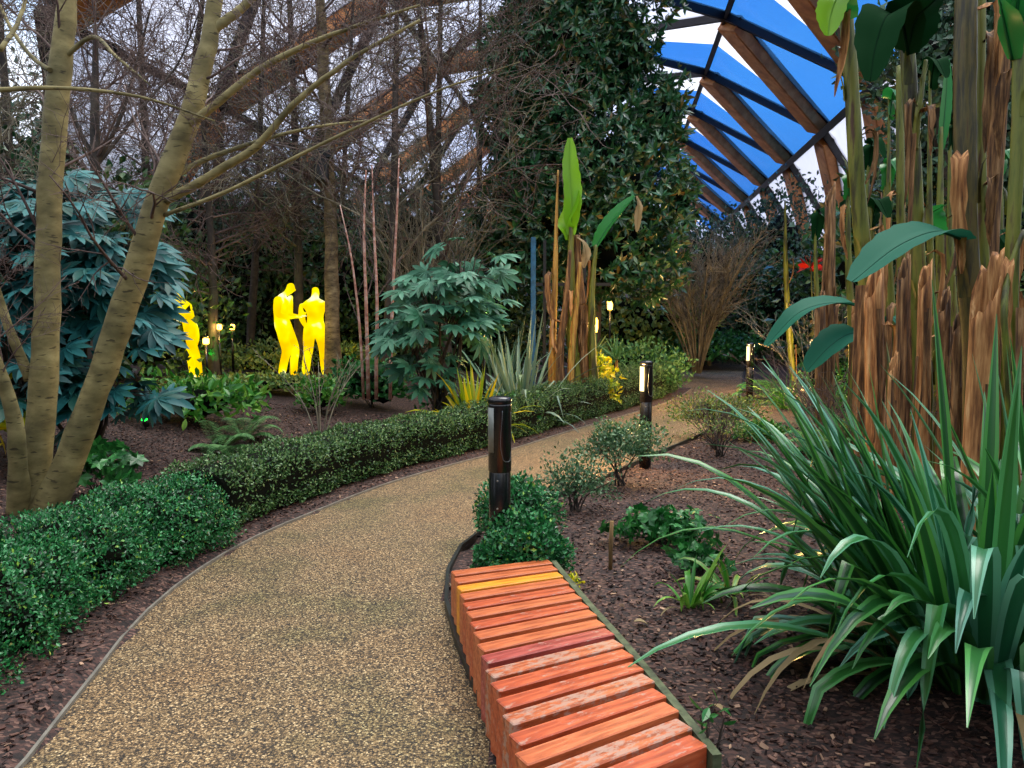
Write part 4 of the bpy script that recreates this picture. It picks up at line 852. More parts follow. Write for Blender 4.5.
flax('flax_plant', 'flax clump half cut off by the right edge of the picture', on(2.8, 3.75, -.02), 70, 1.4, .085, ['ph_dark', 'ph_light'], .3, (.7, 1.5), (.4, 1.4), dead=6, nseg=10)
flax('clivia_plant', 'small bright green strap leaved plant on the bark right of the bench', on(.98, 4.1, -.01), 20, .36, .034, ['bright', 'bright'], .06, (.6, 1.3), (1.0, 2.4), nseg=8, dead=2)
flax('clivia_plant', 'small strap leaved plant with a yellowing leaf beside the flax', on(1.25, 4.25, -.01), 13, .34, .03, ['bright', 'olive'], .06, (.4, 1.2), (1.0, 2.4), nseg=8, dead=3)
flax('flax_plant', 'grey green flax with white edged leaves left of the banana clump', Lp(528, 398) if False else on(.12, 11.3), 85, 1.6, .06, ['ph_grey', 'ph_grey'], .25, (.5, 1.5), (.5, 2.0), nseg=8, dead=8, deadmat='ph_grey')
flax('flax_plant', 'yellow lit strap leaved plant behind the hedge, right of the mid aralia', on(-.5, 9.95), 70, .95, .06, ['yellow', 'yellow'], .15, (.5, 1.5), (.8, 2.2), nseg=8)  # the lamp's yellow light is put into the leaf colour
flax('flax_plant', 'narrow leaved flax behind the yellow lit plant', on(-.2, 12.6), 40, 1.6, .045, ['ph_grey', 'ph_dark'], .25, (.7, 1.5), (.5, 1.6), nseg=8)
flax('yucca_plant', 'spiky rosette plant on a stem behind the hedge, right of the banana clump', on(1.85, 13.6, .85), 46, .5, .03, ['fern', 'fern'], .03, (-.2, 1.4), (.3, .9), nseg=5)
t = [o for o in SC.objects if o.name.startswith('yucca_plant')][0]; p = np.array(t.location); a = Acc(); tubes(a, np.array([p-[0, 0, .9], p-[0, .02, .4], p+[0, 0, .05]]), np.array([.035, .03, .03]), 8); part('stem', a, 'drygold', t)
flax('yucca_plant', 'second smaller spiky rosette behind the banana clump, above the yellow lit shrub', on(1.55, 14.3, .95), 36, .45, .03, ['olive', 'olive'], .03, (-.2, 1.4), (.3, .9), nseg=5)
t = [o for o in SC.objects if o.name.startswith('yucca_plant')][1]; p = np.array(t.location); a = Acc(); tubes(a, np.array([p-[0, 0, 1.0], p-[0, .02, .4], p+[0, 0, .05]]), np.array([.035, .03, .03]), 8); part('stem', a, 'drygold', t)
flax('grass_plant', 'tuft of fine grass under the twigs in front of the banana stumps', on(3.9, 9.3), 90, .6, .012, ['bright', 'olive'], .12, (.4, 1.3), (1.0, 2.5), nseg=6)
flax('grass_plant', 'light green grassy fern like tuft right of the narrow path bollard', on(4.75, 13.3), 110, .75, .016, ['bright', 'bright'], .15, (.4, 1.4), (1.0, 2.6), nseg=6)

# ------------------------------------------------------------------ bananas
def blade(a, pts, W, mats=(0, 0), fold=.25, up=(0, -.3, 1), n=22, tear=0, fl=(.08, .97)):
    C = smooth_curve(pts, n); t = np.linspace(0, 1, n); w = W*np.sin(np.pi*np.clip(t*(fl[1]-fl[0])+fl[0], 0, 1))**.6
    if tear: w = w*(1+np.sin(np.arange(n)*2.1)*tear)
    ribbon(a, C, w, up, fold, mats, cols=6)
    tubes(a, C, np.linspace(.014, .004, n)*(W/.4)**.5, 5, 0); return C
def banana(name, lab, stems, leaves=(), sheaths=0, cat='banana plant', group=None, mat='pseudo', lmat='banana', seed=0, base=None, rag=.08, thick=.66):
    """stems: (pts, radii, mat); leaves: (pts, width, fold, matname)"""
    b0 = np.array(stems[0][0][0]) if base is None else base; g0 = max(0, float(zg([b0[:2]])[0])); b0 = np.array([b0[0], b0[1], g0])
    t = thing(name, lab, cat, b0, group)
    for pts, rad, mt in stems:
        C, R = smooth_curve(pts, 40, rad); R = R*thick; a = Acc(); k = 16
        # leaf sheaths overlap: stepped radius along the stem
        s = np.linspace(0, 1, 40); R = R*(1+rag*np.mod(-s*5.3, 1.0)+rng.normal(size=40)*.012)
        tubes(a, C, R, k); V = a.v[0].reshape(40, k, 3); V += (V-C[:, None])*(.07*np.sin(np.arange(k)*2.2+seed)[None, :, None]*np.ones((40, 1, 1)))
        # loose strips of old sheath at the joints
        for j in range(5, 38, 6):
            z = random.uniform(0, 6.28); d = np.array([math.cos(z), math.sin(z), 0]); q = C[j]+d*R[j]; tt = nrm(C[min(39, j+1)]-C[j-1])
            ribbon(a, np.array([q-tt*R[j]*2, q+d*.004, q+tt*R[j]*1.6+d*R[j]*.35, q+tt*R[j]*2.4+d*R[j]*.9]), np.array([1.1, 1.0, .6, .12])*R[j], d, .2, (0, 0))
        part('pseudostem', a, mt, t)
    for pts, W, fo, mt in leaves:
        a = Acc(); blade(a, pts, W, (0, 0), fo, tear=.05); part('leaf', a, mt, t)
    for i in range(sheaths):
        pts, rad, mt = stems[i % len(stems)]; C, R = smooth_curve(pts, 30, rad); j = random.randint(10, 25)
        if C[j][2] > 1.3:
            z = -1.57+random.uniform(-1.5, 1.5); d = np.array([math.cos(z), math.sin(z), 0]); q = C[j]+d*R[j]*thick*.8; h = min(random.uniform(.35, .9), C[j][2]-.6); a = Acc(); w_ = random.uniform(.05, .11)
            ribbon(a, smooth_curve([q, q+d*.07+[0, 0, .03], q+d*.12-[0, 0, h*.5], q+d*.09+[random.uniform(-.08, .08), 0, -h]], 10), w_*np.array([.3, .6, 1, .8, 1, .7, .9, .6, .5, .15]), d, random.uniform(.3, 1.2), (0, 0), twist=random.uniform(-1.5, 1.5)); part('dry_leaf', a, 'dry' if i % 2 else 'dry_pale', t)
    for i in range((sheaths+1)//2):
        pts, rad, mt = stems[i % len(stems)]; C, R = smooth_curve(pts, 30, rad); j = random.randint(3, 12); z = -1.57+random.uniform(-1.2, 1.2); d = np.array([math.cos(z), math.sin(z), 0]); q = C[j]+d*R[j]*1.08; a = Acc()
        h = max(.2, q[2]-g0)*.9; ribbon(a, smooth_curve([q, q+d*.03-[0, 0, h*.4], q+d*.06+[random.uniform(-.05, .05), 0, -h]], 8), np.linspace(.9, .3, 8)*R[j], d, .4, (0, 0)); part('dry_sheath', a, 'dry', t)
    return t
def stump(lab, px, py0, py1, Y, wpx, mat='dry', lean=0, cut=.9, group='torn dry banana stumps'):
    """torn old pseudostem: fluted tube with a jagged slanting top"""
    s = F/Y; r = wpx/2/s*.72; q = at(px, py1, Y); g = max(0, float(zg([[q[0], Y]])[0])); top = at(px+lean, py0, Y); b_ = np.array([q[0], Y, g-.03]); k = 22; n = 12; V = []
    an = np.linspace(0, 2*math.pi, k, endpoint=False); jit = np.array([random.uniform(-1, 1) for _ in range(k)])
    for i in range(n+1):
        t = i/n; 
        for j in range(k):
            fl = 1+.13*jit[(j*7) % k]+.05*math.sin(j*5.1+t*3); R = r*(1.12-.2*t)*fl
            hz = 1+(cut*math.cos(an[j]-.3)+.22*jit[j])*t**3*r*2.4/(top[2]-b_[2])
            V.append(b_+(top-b_)*np.array([t, t, t*hz])+np.array([R*math.cos(an[j]), R*math.sin(an[j]), 0]))
    # inner wall gives the shell its thickness
    for i in range(n, n-4, -1):
        t = i/n
        for j in range(k):
            R = r*.62*(1+.1*math.sin(j*2.6+1)); hz = 1+(cut*math.cos(an[j]-.3)+.22*jit[j])*t**3*r*2.4/(top[2]-b_[2])-.02; V.append(b_+(top-b_)*np.array([t, t, t*hz])+np.array([R*math.cos(an[j]), R*math.sin(an[j]), 0]))
    f = [[i*k+j, i*k+(j+1) % k, (i+1)*k+(j+1) % k, (i+1)*k+j] for i in range(n+4) for j in range(k)]
    base = (b_[0], b_[1], g); tt = thing('banana_stump', lab, 'banana stump', base, group)
    a = Acc(); a.add(V, f, 0, True); part('stump', a, 'dry_pale' if wpx > 17 or py0 > 350 else mat, tt)
    for i in range(3):
        z = -1.57+random.uniform(-1.3, 1.3); d = np.array([math.cos(z), math.sin(z), 0]); h = top[2]-g; q = b_+(top-b_)*random.uniform(.6, .95)+d*r*1.1; a = Acc()
        ribbon(a, smooth_curve([q, q+d*.03-[0, 0, h*.25], q+d*r*.6+[random.uniform(-.06, .06), 0, -h*random.uniform(.4, .6)]], 8), np.linspace(.6, .2, 8)*r, d, .5, (0, 0)); part('dry_sheath', a, 'dry', tt)
    return tt
# clump in the middle, behind the hedge
Yb = 12.3
def B(px, py, Y=Yb): return at(px, py, Y)
cg = max(0, float(zg([[1.0, Yb]])[0]))
def foot(px, Y=Yb): q = at(px, 395, Y); q[2] = cg-.05; return q
banana('banana_plant', 'clump of tall gold brown banana stems with pale green leaves standing behind the hedge',
  [([foot(578), B(572, 330), B(571, 280), B(571, 225)], [.12, .09, .075, .04], 'pseudo'),
   ([foot(551), B(553, 330), B(555, 280), B(556, 235), B(558, 170)], [.075, .06, .05, .035, .012], 'drygold'),
   ([foot(585, Yb+.1), B(583, 330, Yb+.1), B(578, 270, Yb+.1), B(577, 235, Yb+.1)], [.12, .1, .08, .05], 'dry'),
   ([foot(596), B(592, 340), B(592, 290), B(596, 245)], [.09, .07, .055, .03], 'pseudo'),
   ([foot(564, Yb-.1), B(560, 350, Yb-.1), B(566, 300, Yb-.1), B(570, 250, Yb-.1)], [.09, .07, .05, .03], 'dry'),
   ([foot(570, Yb-.1), B(572, 350, Yb-.1), B(576, 310, Yb-.1), B(580, 262, Yb-.1)], [.07, .06, .05, .03], 'drygold')],
  [([B(571, 235), B(572, 205), B(570, 170), B(570, 138)], .3, .5, 'banana_light'), ([B(568, 240), B(566, 226), B(572, 210), B(578, 190)], .3, .4, 'banana_light'),
   ([B(596, 247), B(605, 232), B(618, 215), B(635, 196)], .38, .35, 'banana'), ([B(636, 196), B(639, 205), B(638, 218), B(637, 232)], .12, .3, 'ph_dead'),
   ([B(577, 238), B(582, 242), B(586, 254), B(584, 268)], .16, .3, 'ph_dead')], sheaths=6, base=foot(575), thick=.85)
# grove on the right
def foot2(px, Y): q = at(px, 420, Y); q[2] = max(0, float(zg([[q[0], Y]])[0]))-.04; return q
banana('banana_plant', 'slender banana stem with a torn green leaf on top, leftmost of the tall right grove',
  [([foot2(893, 7.2), at(882, 380, 7.2), at(868, 290, 7.2), at(858, 190, 7.2), at(852, 90, 7.2), at(846, 0, 7.2), at(846, -60, 7.2)], [.16, .14, .11, .10, .095, .085, .06], 'pseudo')],
  [([at(848, 20, 7.1), at(838, -10, 7.0), at(832, -60, 7.0), at(830, -130, 7.1)], .4, .4, 'banana'), ([at(846, -10, 7.1), at(836, 0, 7.0), at(830, 18, 6.95), at(828, 36, 6.9)], .26, .35, 'banana_light'), ([at(848, -30, 7.1), at(870, -70, 7.0), at(890, -60, 6.9)], .4, .3, 'banana')], 4, mat='pseudo')
banana('banana_plant', 'banana stem with a big dark green drooping leaf on top, right of the slender one',
  [([foot2(925, 6.6), at(922, 380, 6.6), at(918, 256, 6.6), at(914, 160, 6.6), at(908, 60, 6.6), at(905, 20, 6.6)], [.13, .12, .085, .085, .09, .06], 'pseudo'), ([at(914, 150, 6.55), at(920, 100, 6.5), at(926, 60, 6.5)], [.05, .035, .02], 'pseudo')],
  [([at(908, 55, 6.5), at(900, 20, 6.35), at(888, 15, 6.2), at(876, 45, 6.1), at(870, 82, 6.0)], .36, .5, 'banana_dark'), ([at(908, 52, 6.5), at(915, 20, 6.3), at(935, 0, 6.1), at(958, -22, 6.0)], .45, .5, 'banana_dark'), ([at(905, 40, 6.6), at(895, 0, 6.5), at(888, -50, 6.5), at(880, -120, 6.6)], .5, .4, 'banana_dark')], 4)
banana('banana_plant', 'thin green banana stem behind, between two thicker stems, leafless',
  [([foot2(905, 7.9), at(903, 330, 7.9), at(901, 230, 7.9), at(900, 130, 7.9), at(899, 66, 7.9)], [.1, .08, .06, .055, .04], 'pseudo')], [], 3)
banana('banana_plant', 'thickest dark banana stem of the right grove, rising out of the frame',
  [([foot2(980, 5.4), at(978, 400, 5.4), at(968, 256, 5.4), at(965, 120, 5.4), at(966, 0, 5.4), at(968, -80, 5.4)], [.16, .14, .10, .105, .1, .09], 'pseudo_dark'), ([foot2(986, 5.5), at(984, 300, 5.5), at(981, 150, 5.5), at(982, -40, 5.5)], [.1, .06, .045, .04], 'pseudo')],
  [([at(965, 240, 5.3), at(935, 232, 5.1), at(900, 245, 4.95), at(852, 282, 4.8)], .33, .3, 'banana_teal')], 5)
banana('banana_plant', 'brown dried banana stem with peeling sheaths, second from the right edge',
  [([foot2(985, 5.9), at(986, 300, 5.9), at(992, 200, 5.9), at(1000, 90, 5.9), at(1004, -40, 5.9)], [.12, .11, .09, .085, .07], 'dry')], [], 5)
banana('banana_plant', 'yellow green banana stem at the right edge of the picture',
  [([foot2(1010, 4.9), at(1009, 380, 4.9), at(1012, 256, 4.9), at(1018, 140, 4.9), at(1022, 0, 4.9), at(1024, -60, 4.9)], [.09, .07, .06, .06, .065, .06], 'pseudo'), ([foot2(1030, 4.8), at(1006, 350, 4.7), at(1004, 310, 4.7), at(1012, 262, 4.8), at(1024, 230, 4.8)], [.04, .03, .028, .025, .02], 'pseudo')],
  [([at(1012, 60, 4.9), at(1002, 10, 4.8), at(996, -30, 4.8), at(990, -80, 4.8)], .25, .3, 'banana'), ([at(1015, 30, 4.9), at(1022, -20, 4.8), at(1040, -60, 4.8)], .3, .3, 'banana')], 2)
banana('banana_plant', 'short green banana shoot between the drooping leaf stem and the thickest stem',
  [([foot2(940, 8.6), at(940, 330, 8.6), at(940, 230, 8.6), at(941, 127, 8.6)], [.08, .07, .06, .03], 'pseudo')],
  [([at(941, 150, 8.6), at(945, 110, 8.6), at(948, 60, 8.6)], .12, .4, 'banana'), ([at(940, 235, 8.4), at(930, 215, 8.2), at(945, 205, 8.0)], .3, .3, 'banana')], 2)
for j, (px, y0, Y, w, lab) in enumerate([(785, 200, 17.5, .08, 'green pointed banana shoot left of the torn stumps'), (815, 210, 12.5, .05, 'thin banana shoot with a small leaf beside the left torn stumps'), (848, 170, 9.5, .06, 'green banana shoot just left of the slender tall stem'), (868, 140, 9.8, .06, 'green banana shoot behind the slender tall stem'), (885, 160, 10.2, .06, 'green banana shoot between the two narrow tall stems'), (950, 120, 9.8, .07, 'green banana shoot behind the thickest stem'), (1000, 150, 9.0, .08, 'shaded banana shoot near the right edge'), (930, 60, 7.6, .05, 'thin tall shoot right of the drooping leaf stem'), (889, 90, 8.4, .05, 'thin tall shoot left of the narrow green stem'), (872, 200, 7.4, .04, 'thin shoot leaning behind the large blue green leaf'), (962, 210, 7.0, .05, 'thin shoot hidden mostly by the thickest stem'), (995, 230, 6.2, .045, 'thin shoot between the thickest stem and the right edge stem')]):
    banana('banana_shoot', lab, [([foot2(px+8, Y), at(px+4, 330, Y), at(px+1, 270, Y), at(px, y0, Y)], [w*1.5, w*1.2, w, w*.3], 'pseudo')], [([at(px, y0+30, Y), at(px+6, y0, Y-.1), at(px+16, y0+18, Y-.2)], .22, .3, 'banana_dark' if j % 2 else 'banana')] if j != 0 else [], 2, group='banana shoots of the right grove')
for (px, y0, Y, w, lab, ln) in [(982, 285, 5.0, 44, 'widest torn dry stump in front of the thickest banana stem', 6), (925, 275, 6.0, 18, 'narrow torn stump left of the widest stump', 0), (904, 268, 6.2, 17, 'narrow dark torn stump beside a drooping banana leaf', 0), (880, 280, 6.8, 24, 'torn stump at the foot of the slender banana stem', -6), (895, 362, 5.6, 13, 'short split stump with a cleft pale top', -2), (828, 195, 10.8, 14, 'tall slim dry stump, leftmost group beside the red flower', 2), (822, 300, 10.6, 14, 'short dry stump left of the leftmost banana stem', -2), (945, 300, 6.4, 15, 'dark narrow stump behind the tall spear leaf', 0), (958, 320, 5.6, 14, 'small dry stump touching the widest stump on its left', 0), (1012, 330, 5.8, 22, 'dry stump at the right edge behind the flax leaves', 4), (862, 300, 8.6, 18, 'dry stump behind the low drooping banana leaves', -4)]:
    stump(lab, px, y0, 430, Y, w, lean=ln)
banana('young_banana', 'young banana with two arching blue green leaves over the bare twigs',
  [([foot2(872, 8.6), at(872, 360, 8.6), at(870, 330, 8.6)], [.05, .045, .03], 'pseudo')],
  [([at(870, 335, 8.6), at(862, 310, 8.4), at(838, 303, 8.2), at(800, 312, 8.0), (at(766, 346, 7.9))], .30, .3, 'banana_teal'), ([at(870, 345, 8.6), at(866, 336, 8.4), at(850, 334, 8.2), at(828, 348, 8.0), at(806, 372, 7.9)], .40, .3, 'banana_teal'), ([at(872, 350, 8.6), at(880, 326, 8.4), at(893, 318, 8.2), at(906, 338, 8.1)], .22, .3, 'banana_teal')])
t = thing('red_flower', 'small red flower head left of the torn banana stumps', 'flower', on(7.2, 18.2))
p = at(811, 267, 18.2); a = Acc(); d = sph(26, -.3); scatter(a, LEAF_M, np.broadcast_to(p, d.shape)+d*.05, d+.1, d+[.4, 0, 0], .3, 0); part('petals', a, 'red', t)
a = Acc(); tubes(a, np.array([list(t.location), (np.array(t.location)+p)/2, p]), np.array([.02, .018, .012]), 6); part('stem', a, 'pseudo', t)

# ------------------------------------------------------------------ glowing figures
def figure(lab, p, sc, rz, J, E, group='glowing yellow figures'):
    """J: joint -> (xyz, radius); E: edges; grown into one skin"""
    root = thing('human_sculpture', lab, 'sculpture', p, group, rz)
    names = list(J); me = bpy.data.meshes.new('tmp'); me.from_pydata([tuple(np.array(J[n][0])*sc) for n in names], [(names.index(a_), names.index(b_)) for a_, b_ in E], [])
    o = bpy.data.objects.new('tmp', me); COL.objects.link(o); m_ = o.modifiers.new('s', 'SKIN'); m_.use_smooth_shade = True; m_.branch_smoothing = .6
    for i, n in enumerate(names):
        r = J[n][1]; r = (r, r) if not isinstance(r, tuple) else r; me.skin_vertices[0].data[i].radius = (r[0]*sc, r[1]*sc); me.skin_vertices[0].data[i].use_root = (i == 0)
    s2 = o.modifiers.new('u', 'SUBSURF'); s2.levels = 2; dg = bpy.context.evaluated_depsgraph_get(); dg.update(); m2 = bpy.data.meshes.new_from_object(o.evaluated_get(dg)); m2.name = 'body'
    bpy.data.objects.remove(o); m2.materials.clear(); m2.materials.append(M['statue']); b_ = bpy.data.objects.new('body', m2); COL.objects.link(b_); b_.parent = root
    ld = bpy.data.lights.new('figure_glow', 'POINT'); ld.energy = 10; ld.color = (1, .75, .1); ld.shadow_soft_size = .3; lo = bpy.data.objects.new('figure_glow', ld); COL.objects.link(lo); lo.parent = root; lo.location = (.45, -.35, .7)
    return root
def mk(headf, lean, arms, legs, w=1.0, headdrop=0):
    J = {}; E = []
    P = lambda x, y, z: (x, y, z)
    def s(n, c, r, par=None):
        J[n] = (c, r); 
        if par: E.append((par, n))
    s('pelvis', P(0, 0, .96), (.125*w, .155*w)); s('waist', P(lean*.25, 0, 1.12), (.11*w, .135*w), 'pelvis'); s('chest', P(lean*.62, 0, 1.32), (.125*w, .175*w), 'waist'); s('upper', P(lean*.9, 0, 1.46), (.10*w, .15*w), 'chest')
    s('neck', P(lean+headf*.4, 0, 1.56-headdrop*.4), .058, 'upper'); hx, hz = lean+headf, 1.64-headdrop; s('jaw', P(hx, 0, hz), (.078, .068), 'neck'); s('brow', P(hx-.01+headf*.15, 0, hz+.09), (.11, .092), 'jaw'); s('crown', P(hx-.02+headf*.12, 0, hz+.155), (.07, .06), 'brow')
    s('nose', P(hx+.105, 0, hz+.03), .012, 'jaw')
    for i, (sd, (el, wr, ha)) in enumerate(zip((-1, 1), arms)):
        k = str(i); s('sh'+k, P(lean*.85, sd*.185*w, 1.44), .062*w, 'upper'); s('el'+k, el, .046*w, 'sh'+k); s('wr'+k, wr, .034, 'el'+k); s('pa'+k, ha, (.022, .036), 'wr'+k)
        h = np.array(ha); d = nrm(np.array(ha)-np.array(wr)); sdv = nrm(np.cross(d, [0, 0, 1.])+1e-6) if abs(d[2]) < .9 else np.array([0, 1., 0])
        for q, ln in ((-1.5, .06), (-.5, .075), (.5, .07), (1.5, .055)):
            a1 = h+d*.05+sdv*q*.02; s(f'f{k}{q}', tuple(a1), .010, 'pa'+k); s(f'g{k}{q}', tuple(a1+d*ln+np.array([0, 0, -.015])), .008, f'f{k}{q}')
        a1 = h-sdv*.04+d*.01; s('t'+k, tuple(a1), .011, 'pa'+k); s('u'+k, tuple(a1-sdv*.012+d*.045), .009, 't'+k)
    for i, (sd, (kn, an, to)) in enumerate(zip((-1, 1), legs)):
        k = str(i); s('hip'+k, P(0, sd*.1*w, .86), (.098*w, .1*w), 'pelvis'); s('kn'+k, kn, .066*w, 'hip'+k); s('cf'+k, tuple(np.array(kn)*.62+np.array(an)*.38+[-.015, 0, 0]), .06*w, 'kn'+k); s('an'+k, an, .058*w, 'cf'+k); s('he'+k, (an[0]-.02, an[1], .05), (.055, .055), 'an'+k); s('to'+k, to, (.035, .055), 'he'+k)
    return J, E
# bowed man seen from the side, forearms held forward
J, E = mk(.15, -.02, [((-.02, -.25, 1.16), (.2, -.17, 1.12), (.27, -.13, 1.13)), ((.0, .24, 1.16), (.22, .15, 1.14), (.29, .11, 1.15))], [((.09, -.12, .5), (-.02, -.13, .09), (.15, -.14, .035)), ((.15, .12, .5), (.09, .13, .09), (.26, .14, .035))], 1.35, .03)
J['waist'] = ((-.07, 0, 1.12), (.17, .17)); J['chest'] = ((-.09, 0, 1.32), (.185, .19)); J['upper'] = ((-.02, 0, 1.48), (.14, .16))
pf = at(286, 372, 14.4); pf[2] = float(zg([pf[:2]])[0]); print('fig', pf)
scf = (at(295, 281, 14.4)[2]-pf[2])/1.80; print('scf', scf); figure('glowing yellow figure bowing its head with forearms raised, seen from the side', pf, scf, D(-8), J, E)
# broad figure seen from behind
J, E = mk(.03, .02, [((.02, -.30, 1.15), (.08, -.28, .92), (.1, -.27, .84)), ((.02, .30, 1.15), (.12, .26, .98), (.16, .24, .92))], [((.02, -.17, .5), (-.01, -.2, .09), (.16, -.24, .035)), ((.04, .18, .5), (.0, .23, .09), (.17, .27, .035))], 1.5, .01)
J['brow'] = (J['brow'][0], (.09, .085))
pf = at(316, 366, 15.0); pf[2] = float(zg([pf[:2]])[0]); figure('broad glowing yellow figure seen from behind, half hidden by the slim tree trunk', pf, (at(315, 286, 15)[2]-pf[2])/1.80, D(78), J, E)
# stooping figure behind aralia leaves
J, E = mk(.16, .20, [((.3, -.2, 1.2), (.42, -.1, 1.1), (.48, -.08, 1.12)), ((.24, .26, 1.12), (.42, .2, 1.0), (.48, .17, 1.02))], [((.2, -.16, .52), (.14, -.18, .09), (.3, -.2, .035)), ((-.16, .14, .5), (-.22, .16, .09), (-.06, .17, .035))], 1.12, .05)
pf = at(194, 378, 13.2); pf[2] = float(zg([pf[:2]])[0]); figure('glowing yellow figure leaning and striding, partly hidden behind aralia leaves', pf, (at(185, 286, 13.2)[2]-pf[2])/1.78, D(168), J, E)

# ------------------------------------------------------------------ small garden lamps, posts
def lantern(lab, px, py, Y, hgt=.22, w=.07, e=14, green=False, body=True):
    c = at(px, py, Y); g = max(0, float(zg([[c[0], Y]])[0])); t = thing('garden_lamp', lab, 'lamp', (c[0], Y, g), 'small glowing lamps among the plants')
    a = Acc(); tubes(a, np.array([[c[0], Y, g-.02], [c[0], Y, c[2]-hgt/2]]), np.array([.025, .025]), 10); part('post', a, 'black', t)
    a = Acc(); lathe(a, [(0, c[2]-hgt/2), (w*.8, c[2]-hgt/2), (w, c[2]-hgt/4), (w, c[2]+hgt/3), (w*.7, c[2]+hgt/2), (0, c[2]+hgt/2)], c[0], Y, 14); part('globe', a, 'lamp', t)
    a = Acc(); lathe(a, [(0, c[2]+hgt/2), (w*1.1, c[2]+hgt/2), (w*1.05, c[2]+hgt/2+.02), (0, c[2]+hgt/2+.04)], c[0], Y, 14); part('cap', a, 'black', t)
    ld = bpy.data.lights.new('lamp_light', 'POINT'); ld.energy = e; ld.color = (1, .6, .15); ld.shadow_soft_size = w; lo = bpy.data.objects.new('lamp_light', ld); COL.objects.link(lo); lo.parent = t; lo.location = (0, -w-.12, c[2]-g)
lantern('warm glowing lamp right of the banana clump', 594, 325, 12.9, .24, .065, 35)
lantern('warm glowing lamp right of the mid aralia shrub', 484, 320, 11.0, .18, .05, 40)
lantern('small orange lamp above the lamp beside the banana clump', 610, 304, 20, .3, .07, 25)
lantern('tiny glowing lamp right of the leaning glowing figure', 219, 327, 14.0, .1, .05, 10)
lantern('tiny glowing lamp beside the dark trunk behind the figures', 232, 327, 15.0, .1, .05, 8)
lantern('glowing lamp at the thigh of the leaning figure', 206, 341, 12.9, .1, .05, 8)
def spot(lab, p, aim, e=20):
    t = thing('green_spotlight', lab, 'spotlight', p, 'green ground spotlights'); a = Acc(); p = np.array(p, float); d = nrm(np.array(aim, float)-p); c = p+[0, 0, .09]
    tubes(a, np.array([c-d*.05, c+d*.05]), np.array([.035, .045]), 14); part('housing', a, 'blackmatt', t); a = Acc(); tubes(a, np.array([c+d*.05, c+d*.054]), np.array([.038, .036]), 14); part('lens', a, 'lamp_green', t)
    a = Acc(); tubes(a, np.array([p-[0, 0, .03], c]), np.array([.01, .01]), 6); part('spike', a, 'blackmatt', t)
    ld = bpy.data.lights.new('green_beam', 'SPOT'); ld.energy = e; ld.color = (.05, 1, .1); ld.spot_size = 1.2; ld.shadow_soft_size = .02; lo = bpy.data.objects.new('green_beam', ld); COL.objects.link(lo); lo.parent = t; lo.location = [float(v) for v in (c+d*.09-p)]; lo.rotation_euler = Vector(d).to_track_quat('-Z', 'Y').to_euler()
q = foot(570, Yb-.6); q[2] = cg; spot('green ground spotlight at the foot of the banana clump', q, foot(575)+[0, 0, .5], 30)
q = at(209, 352, 13.3); q[2] = float(zg([q[:2]])[0]); spot('green ground spotlight lighting the dark trunk behind the figures', q, at(213, 330, 14), 30)
q = T(146, 430); spot('green spotlight lying on the bark left of the leafy mound', q, q+[0, -.5, .8], 6)
a = Acc(); p = at(533, 370, 15)*[1, 1, 0]+[0, 0, .1]; 
t = thing('blue_post', 'blue and dark metal post with a rail seen left of the banana clump', 'post', p); box(a, p[0], p[1], 1.6, .1, .1, 3.1, 0, 0, .01); part('post', a, 'blue', t)
a = Acc(); box(a, p[0]+.75, p[1], 2.25, 1.5, .05, .06, 0, 0, 0); box(a, p[0]+.22, p[1], 1.6, .06, .05, 3.0, 0, 0, 0); box(a, p[0]+1.0, p[1], 1.6, .05, .05, 3.0); part('rail', a, 'blackmatt', t)
p = at(710, 340, 24)*[1, 1, 0]+[0, 0, .1]; a = Acc(); tubes(a, np.array([p, p+[0, 0, 1.2], p+[0, 0, 2.8]]), np.array([.06, .06, .06]), 10); solo('grey_post', a, 'edge_l', 'slim grey post among dark shrubs near the far end of the path', 'post', p)
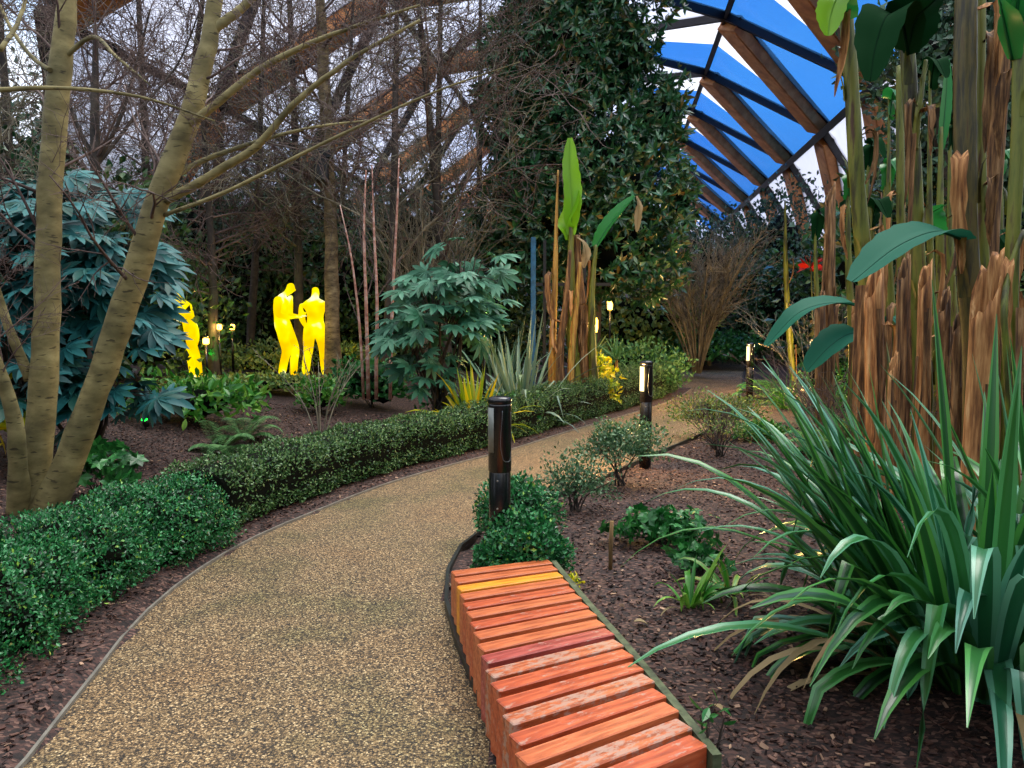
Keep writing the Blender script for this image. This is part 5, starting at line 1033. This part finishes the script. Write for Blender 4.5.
for j, (px, py, lab) in enumerate([(634, 628, 'pale curled dead leaf on the bark left of the strap leaved plant'), (722, 716, 'tan dead leaf on the bark between bench and flax'), (980, 600, 'orange brown dead leaf caught low in the flax'), (451, 724, 'pale dead leaf lying on the path nearest the bench'), (452, 593, 'small dead leaf on the edging by the bench end'), (705, 640, 'small brown dead leaf below the strap leaved plants')]):
    q = T(px, py); a = Acc(); v, f = leaf_t(.55, 4, .3, .3); scatter(a, (v, f), (q+[0, 0, .022])[None], np.array([[.2, 0, 1.]]), np.array([[math.cos(j*2), math.sin(j*2), .1]]), .07 if j != 3 else .035, 0, True); solo('fallen_leaf', a, 'ph_dead', lab, 'leaf', q, 'fallen leaves')

# ------------------------------------------------------------------ light, sky, camera
w = bpy.data.worlds.new('sky'); SC.world = w; w.use_nodes = True; nt = w.node_tree; bg = nt.nodes['Background']
tc = nt.nodes.new('ShaderNodeTexCoord'); n = nt.nodes.new('ShaderNodeTexNoise'); n.inputs['Scale'].default_value = 2.2; n.inputs['Detail'].default_value = 6
nt.links.new(tc.outputs['Generated'], n.inputs['Vector'])
r = ramp(nt, n.outputs['Fac'], [(140,182,232), (200,216,240), (246,244,244)], [.36, .46, .56])
sz = nt.nodes.new('ShaderNodeSeparateXYZ'); nt.links.new(tc.outputs['Generated'], sz.inputs[0])
hz = ramp(nt, sz.outputs[2], [(20,22,20), (150,160,170), (255,255,255)], [.0, .02, .25])
r = mixc(nt, 1.0, r, hz, 'MULTIPLY'); nt.links.new(r, bg.inputs[0]); bg.inputs[1].default_value = 1.75
sd = bpy.data.lights.new('sun', 'SUN'); sd.energy = 3.2; sd.angle = math.radians(40); sd.color = (1, .96, .88)
so = bpy.data.objects.new('sun', sd); COL.objects.link(so); so.rotation_euler = (math.radians(-14), math.radians(17), 0); so.location = (0, 0, 20)
cd = bpy.data.cameras.new('camera'); cam = bpy.data.objects.new('camera', cd); COL.objects.link(cam)
cd.sensor_width = 36; cd.lens = F/1024*36; cd.clip_end = 300; cd.clip_start = .05
cam.location = (0, 0, H); cam.rotation_euler = (math.radians(90)-PITCH, 0, 0); SC.camera = cam
SC.view_settings.view_transform = 'Standard'; SC.view_settings.look = 'None'; SC.view_settings.gamma = 1; SC.view_settings.exposure = 0.2
SC.view_settings.use_curve_mapping = False
print('TRIS', sum(len(o.data.polygons) for o in SC.objects if o.type == 'MESH'))
